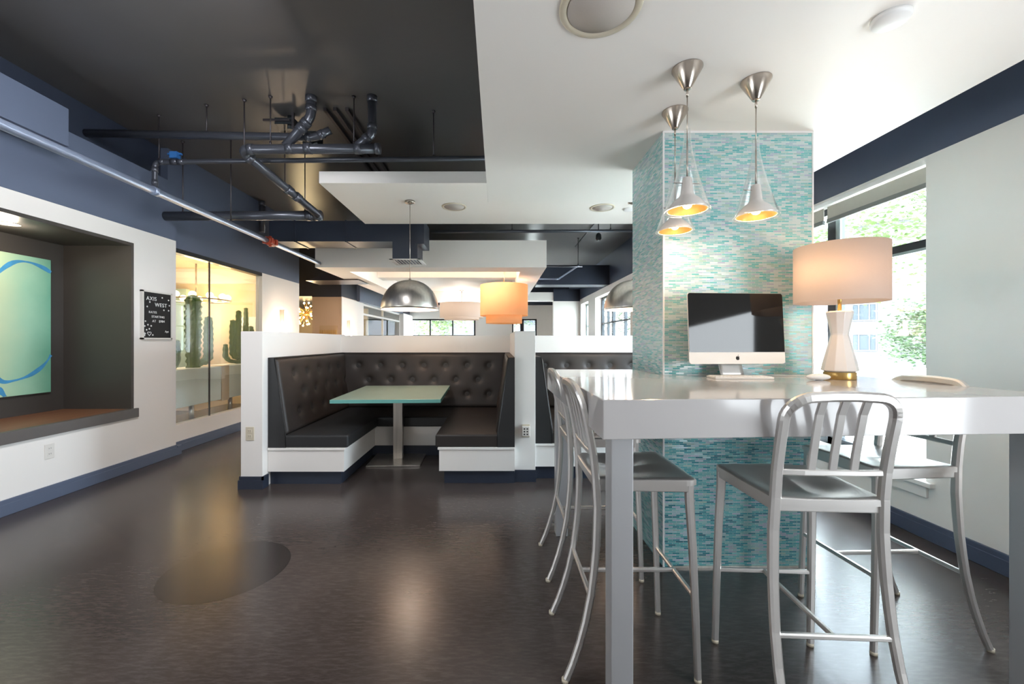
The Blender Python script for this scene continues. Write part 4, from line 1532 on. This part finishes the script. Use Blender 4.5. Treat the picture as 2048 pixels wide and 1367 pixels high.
detector(1.42, 1.50, 2.431, 0.058, 'flat white round detector in the near white ceiling')
detector(1.48, 4.70, 2.76, 0.06, 'white round detector beside the column on the floating panel')
detector(0.11, 5.5, 2.87, 0.06, 'small ivory detector under the dark beam behind the floating panel') if False else None
detector(-0.25, 7.5, 2.74, 0.06, 'small detector in the recessed tray left of the drum pendant')
sk = MB()
sk.cyl((0.55, 4.25, 2.735), (0.55, 4.25, 2.76), 0.012, 10)
sk.lathe((0.55, 4.25, 2.758), [(0.03, 0.002), (0.028, -0.004), (0, -0.004)], 20)
tag(sk.build('sprinkler_head', 'nickel'), 'tiny sprinkler head in the middle of the floating panel', 'sprinkler')

# ================================================================== DUCTS
du = thing('air_duct', 'square blue air duct box high on the left wall', 'air duct', (-3.45, 1.5, 2.767))
box(-3.558, -3.33, -2.5, 3.22, 2.767, 3.06).build('duct_body', 'navy', du, bevel=0.003)
box(-3.575, -3.322, 3.20, 3.215, 2.757, 3.07).build('flange', 'navy', du) if False else None
du = thing('supply_duct', 'long dark navy air duct crossing behind the floating panel with a drop box', 'air duct', (-1.8, 5.8, 2.61))
box(-3.1, -1.02, 5.62, 6.02, 2.61, 2.89).build('duct_body', 'navyd', du)
for x in (-2.75, -2.06):
    box(x - 0.008, x + 0.008, 5.608, 6.03, 2.60, 2.90).build('seam_flange', 'navyd', du)
box(-1.12, -1.0, 5.60, 6.04, 2.575, 2.90).build('end_collar', 'navyd', du)
box(-1.43, -1.09, 5.62, 6.0, 2.372, 2.61).build('drop_box', 'navyd', du)
gv = MB()
gv.box(-1.47, -1.04, 5.59, 5.63, 2.362, 2.372)
gv.box(-1.47, -1.04, 5.99, 6.03, 2.362, 2.372)
gv.box(-1.47, -1.42, 5.59, 6.03, 2.362, 2.372)
gv.box(-1.09, -1.04, 5.59, 6.03, 2.362, 2.372)
for k in range(7):
    gv.obox((-1.39 + k * 0.045, 5.81, 2.367), (0.018, 0.36, 0.003), ry=0.5)
gv.build('grille', 'vent', du)

fd = thing('duct_hood', 'tapered dark metal duct end under the left ceiling', 'air duct', (-2.9, 8.0, 2.45))
m = MB()
m.add([(-3.62, 7.8, 2.40), (-2.62, 7.8, 2.41), (-2.62, 8.4, 2.41), (-3.62, 8.4, 2.40), (-3.05, 7.9, 2.62), (-2.95, 7.9, 2.62), (-2.95, 8.3, 2.62), (-3.05, 8.3, 2.62)],
      [(0, 1, 5, 4), (1, 2, 6, 5), (2, 3, 7, 6), (3, 0, 4, 7), (4, 5, 6, 7), (3, 2, 1, 0)])
m.build('hood', 'rod', fd)
MB().cyl((-3.0, 8.1, 2.62), (-3.0, 8.1, CEIL), 0.06, 12).build('riser', 'navyd', fd)

vt = thing('ceiling_vent', 'small flush vent in the far white ceiling', 'vent', (-1.25, 11.6, 2.58))
box(-1.55, -1.0, 12.25, 12.5, 2.424, 2.4295).build('frame', 'vent', vt)
box(-1.50, -1.05, 12.28, 12.47, 2.421, 2.424).build('louvre', 'slot', vt)

# ================================================================== PIPES


def pipe(name, label, pts, r, matn='pipe', joints=(), rods=(), cat='pipe', caps=(), bend=0.09):
    """pts polyline with rounded bends; joints = points where a coupling sits; rods = (x,y,z) from pipe to ceiling"""
    pv = [Vector(p) for p in pts]
    path = [pv[0]]
    for i in range(1, len(pv) - 1):
        a, b, c = pv[i - 1], pv[i], pv[i + 1]
        bd = min(bend, (a - b).length * 0.45, (c - b).length * 0.45)
        p0 = b + (a - b).normalized() * bd
        p2 = b + (c - b).normalized() * bd
        for k in range(7):
            t = k / 6
            path.append(p0 * (1 - t) ** 2 + b * 2 * t * (1 - t) + p2 * t * t)
    path.append(pv[-1])
    o = thing(name, label, cat, tuple(pv[0]))
    MB().tube(path, r, 20).build('run', matn, o)
    for i in range(1, len(pv) - 1):
        for q in (pv[i - 1], pv[i + 1]):
            d = (q - pv[i]).normalized()
            bd = min(bend, (q - pv[i]).length * 0.45)
            MB().cyl(pv[i] + d * (bd - 0.012), pv[i] + d * (bd + 0.035), r * 1.16, 20).build('collar', matn, o)
    for (p, d) in joints:
        d = Vector(d).normalized()
        MB().cyl(Vector(p) - d * 0.03, Vector(p) + d * 0.03, r * 1.17, 20).build('collar', matn, o)
    for p in rods:
        x, y, z = p
        m = MB()
        m.cyl((x, y, z), (x, y, CEIL - 0.001), 0.006, 8)
        m.lathe((x, y, z), [(0.011, 0.0), (0.011, 0.03)], 8)
        m.lathe((x, y, CEIL - 0.02), [(0.01, 0), (0.02, 0.019)], 8)
        m.build('hanger_rod', 'rod', o)
    return o


Y1, Z1 = 3.63, 2.944
pr = pipe('drain_pipe', 'dark gloss drain pipe with an elbow under the ceiling, horizontal run and long sloping run', [(-1.05, Y1, Z1), (-2.262, Y1, Z1 - 0.008), (-1.915, 4.42, 2.604)], 0.040, 'pipe',
          joints=[((-1.82, Y1, Z1), (1, 0, 0)), ((-1.66, Y1, Z1), (1, 0, 0)), ((-1.22, Y1, Z1), (1, 0, 0)), ((-2.06, 4.09, 2.745), (0.347, 0.79, -0.332)), ((-2.02, 4.18, 2.707), (0.347, 0.79, -0.332))],
          rods=[(-1.99, Y1, Z1 + 0.03), (-2.25, Y1 + 0.05, Z1), (-1.26, Y1, Z1 + 0.03), (-2.08, 4.05, 2.78)])
MB().cyl((-1.03, Y1, Z1), (-1.07, Y1, Z1), 0.047, 20).build('end_cap', 'pipe', pr)
pipe('riser_pipe', 'dark riser pipe with a bend, the right one below the ceiling', [(-1.10, Y1, CEIL - 0.001), (-1.10, Y1, 3.07), (-1.24, Y1, 2.955)], 0.038, 'pipe', joints=[((-1.10, Y1, 3.375), (0, 0, 1))], bend=0.05)
pipe('riser_pipe', 'dark riser pipe with a long slanting leg, the left one below the ceiling', [(-1.635, Y1, CEIL - 0.001), (-1.635, Y1, 3.22), (-1.86, Y1, 2.96)], 0.040, 'pipe', joints=[((-1.635, Y1, 3.375), (0, 0, 1)), ((-1.72, Y1, 3.12), (-0.225, 0, -0.26))], bend=0.06)
pipe('conduit_pipe', 'dark pipe tight under the ceiling, running from the left wall to the risers', [(-3.73, 3.76, 3.145), (-1.66, 3.76, 3.105), (-1.52, 3.76, 3.17)], 0.034, 'pipe', rods=[(-2.64, 3.76, 3.13)], bend=0.05)
pipe('receiving_pipe', 'thick dark pipe out of the left wall that takes the sloping drain', [(-3.567, 4.45, 2.60), (-1.89, 4.45, 2.608)], 0.048, 'pipe', joints=[((-1.93, 4.45, 2.608), (1, 0, 0)), ((-2.02, 4.45, 2.607), (1, 0, 0))], rods=[(-3.38, 4.45, 2.62), (-2.07, 4.45, 2.63)])
sp5 = pipe('branch_pipe', 'slim sprinkler branch pipe crossing the room under the ceiling', [(-2.82, 3.41, 2.49), (-3.25, 3.93, 2.69), (-3.25, 3.93, 2.955), (1.8, 3.80, 2.955)], 0.023, 'pipe', joints=[((-3.06, 3.925, 2.955), (1, 0, 0)), ((-3.0, 3.925, 2.955), (1, 0, 0))], rods=[(-3.21, 3.93, 2.96), (-0.6, 3.86, 2.96)], bend=0.06)
m = MB()
m.box(-3.09, -3.02, 3.90, 3.95, 2.985, 3.045)
m.box(-3.12, -2.99, 3.915, 3.935, 3.02, 3.035)
m.build('valve_tag', 'blue', sp5)
lm = pipe('main_pipe', 'long pale blue-grey sprinkler main running along the left wall', [(-2.80, -3.4, 2.482), (-2.80, 6.5, 2.482)], 0.030, 'pipeb', joints=[((-2.80, 3.39, 2.482), (0, 1, 0)), ((-2.80, 1.9, 2.482), (0, 1, 0))], rods=[(-2.80, 4.35, 2.50), (-2.80, 2.2, 2.50)])
m = MB()
m.cyl((-2.80, 5.02, 2.482), (-2.80, 5.18, 2.482), 0.046, 18)
m.box(-2.86, -2.74, 5.03, 5.07, 2.45, 2.515)
m.box(-2.86, -2.74, 5.13, 5.17, 2.45, 2.515)
m.cyl((-2.80, 5.1, 2.42), (-2.80, 5.1, 2.55), 0.018, 10)
m.build('coupling', 'red', lm)['label'] = 'red grooved coupling'
pipe('vertical_pipe', 'short upright dark pipe from ceiling down beside the navy duct', [(-3.61, 6.35, 3.399), (-3.61, 6.35, 2.93)], 0.040, 'pipe', joints=[((-3.61, 6.35, 3.36), (0, 0, 1))]) 
pipe('rear_pipe', 'thin dark pipe behind the floating panel, running to the column', [(-0.95, 5.9, 2.815), (2.7, 5.9, 2.83)], 0.022, 'pipe', rods=[(0.2, 5.9, 2.83), (1.6, 5.9, 2.84)])
pipe('far_pipe', 'thin white-topped dark pipe near the far right beam', [(0.95, 8.6, 2.815), (1.75, 8.6, 2.815)], 0.022, 'pipe', rods=[(1.66, 8.6, 2.83)])
pipe('far_pipe', 'slanting thin pipe above the far right beam', [(1.66, 8.55, 2.82), (1.40, 9.6, 2.70), (0.95, 9.6, 2.70)], 0.018, 'pipeb', bend=0.03)
pipe('ceiling_track', 'thin dark track under the ceiling on the far right', [(1.72, 6.2, 3.36), (1.72, 9.2, 3.36)], 0.012, 'rod', cat='track')
ts = thing('track_spotlight', 'small black spotlight hanging from the far right track', 'spotlight', (1.72, 7.1, 3.1))
MB().cyl((1.72, 7.1, 3.10), (1.72, 7.1, 3.35), 0.008, 8).build('stem', 'frame', ts)
MB().lathe((1.72, 7.1, 2.98), [(0.03, 0), (0.05, 0.03), (0.045, 0.1), (0.02, 0.13)], 16).build('head', 'frame', ts)
# valve cluster near the riser
vc = thing('valve_cluster', 'cluster of black valves and brackets against the ceiling beside the riser', 'valve', (-1.9, 4.1, 3.2))
m = MB()
m.cyl((-1.98, 3.95, 3.38), (-1.72, 4.1, 3.12), 0.03, 12)
m.cyl((-1.98, 3.95, 3.05 + 0.22), (-1.98, 3.95, 3.399), 0.024, 10)
m.box(-2.10, -1.92, 3.90, 4.02, 3.30, 3.36)
m.box(-1.86, -1.72, 3.95, 4.08, 3.14, 3.26)
m.cyl((-1.85, 4.0, 3.18), (-1.72, 3.92, 3.10), 0.035, 12)
m.build('valve_body', 'frame', vc)
m = MB()
m.box(-2.2, -1.95, 3.88, 3.90, 3.32, 3.34)
m.box(-1.93, -1.91, 3.88, 3.90, 3.24, 3.399)
m.build('bracket', 'rod', vc)
m = MB()
for dx in (0.0, 0.09, 0.2):
    m.box(-1.60 + dx, -1.57 + dx, 3.8, 6.4, CEIL - 0.03, CEIL - 0.0005)
struct(m.build('trim_12', 'rod'), 'dark conduits fixed along the ceiling', 'conduit')

# ================================================================== OUTSIDE
gd = MB().box(-60, 90, -40, 90, -1.4, -1.2).build('ground', 'ground')
struct(gd, 'pale street ground outside the windows', 'ground')


def tree(label, x, y, h, cr, n, leafm, seed, trunk_h=None, lsz=0.11, squash=0.8):
    random.seed(seed)
    t = thing('street_tree', label, 'tree', (x, y, -1.2), 'trees outside the windows')
    th = trunk_h or h * 0.45
    m = MB()
    m.tube([(x, y, -1.2), (x + 0.05, y, th * 0.5), (x - 0.05, y + 0.05, th)], [0.16, 0.12, 0.09], 10)
    cz = h - cr * squash
    for k in range(9):
        a = k * 2.4
        e = (x + math.cos(a) * cr * 0.6, y + math.sin(a) * cr * 0.6, cz + random.uniform(-0.3, 0.5) * cr)
        m.tube([(x, y, th * 0.85), ((x + e[0]) / 2, (y + e[1]) / 2, (th + e[2]) / 2 + 0.1), e], [0.06, 0.04, 0.015], 6)
    m.build('trunk', 'bark', t)
    vs, fs = [], []
    cl = []
    for k in range(60):
        while True:
            d = Vector((random.uniform(-1, 1), random.uniform(-1, 1), random.uniform(-1, 1)))
            if 0.3 < d.length < 1:
                break
        cl.append(Vector((x + d.x * cr, y + d.y * cr, cz + d.z * cr * squash)))
    for i in range(n):
        c = random.choice(cl) + Vector((random.gauss(0, 1), random.gauss(0, 1), random.gauss(0, 0.8))) * cr * 0.16
        s = lsz * random.uniform(0.6, 1.3)
        R = Matrix.Rotation(random.uniform(0, 6.28), 3, 'Z') @ Matrix.Rotation(random.uniform(-1.1, 1.1), 3, 'X')
        k = len(vs)
        for q in ((-0.5, 0, 0), (-0.15, 0.32, 0.04), (0.5, 0, 0), (-0.15, -0.32, 0.04)):
            vs.append(c + R @ (Vector(q) * s))
        fs.append((k, k + 1, k + 2, k + 3))
    f = MB()
    f.add(vs, fs)
    f.build('foliage', leafm, t)['kind'] = 'stuff'
    return t


tree('bright green leafy tree right outside the near window', 10.2, 8.3, 7.4, 3.4, 24000, 'leaf', 11, 2.0)
tree('green tree outside, seen at the left edge of the near window', 12.0, 17.0, 8.6, 2.8, 9000, 'leaf', 12, 1.8)
tree('small pale green street tree near the pale building', 22.0, 21.0, 3.2, 2.0, 5000, 'leafd', 13, 1.2, 0.2)
tree('green tree beyond the far right windows', 6.5, 26, 5.5, 2.6, 6000, 'leafd', 14, 1.8, 0.16)
tree('green tree beyond the end window, left', -4.5, 27, 6.0, 3.0, 7000, 'leaf', 15, 1.8, 0.18)
tree('green tree beyond the narrow end window', 1.5, 42, 7.0, 2.6, 7000, 'leafd', 16, 1.6, 0.18)
tree('green tree on the left, seen through the far glass partition', -22.0, 44, 7.5, 3.4, 6000, 'leafd', 17, 1.8, 0.2)


def building(name_label, c, w_, d, h, rz, floors, ncol):
    t = thing('building', name_label, 'building', (0, 0, 0))
    box(-w_ / 2, w_ / 2, 0, d, 0, h).build('wall', 'facade', t)
    box(-w_ / 2 - 0.3, w_ / 2 + 0.3, -0.3, d + 0.3, h, h + 0.3).build('roof', 'facade', t)
    for f in range(floors):
        for k in range(ncol):
            x = -w_ / 2 + w_ * (k + 0.5) / ncol
            z = 1.6 + f * 3.0
            fr = MB()
            fr.box(x - 0.95, x + 0.95, -0.08, 0.02, z - 0.1, z)
            fr.box(x - 0.95, x + 0.95, -0.08, 0.02, z + 1.5, z + 1.6)
            for q in (-0.95, -0.45, 0.35, 0.85):
                fr.box(x + q, x + q + 0.1, -0.08, 0.02, z, z + 1.5)
            fo = fr.build('window', 'facade', t)
            box(x - 0.85, x + 0.85, -0.03, -0.005, z, z + 1.5).build('pane', 'facwin', fo)
    t.location = c
    t.rotation_euler = (0, 0, rz)
    return t


building('pale apartment building across the street from the near window', (38.5, 39.5, -1.2), 44, 8, 14, math.radians(-44), 4, 8)
building('pale building beyond the end windows', (-6, 48, -1.2), 34, 8, 9, 0, 2, 7)
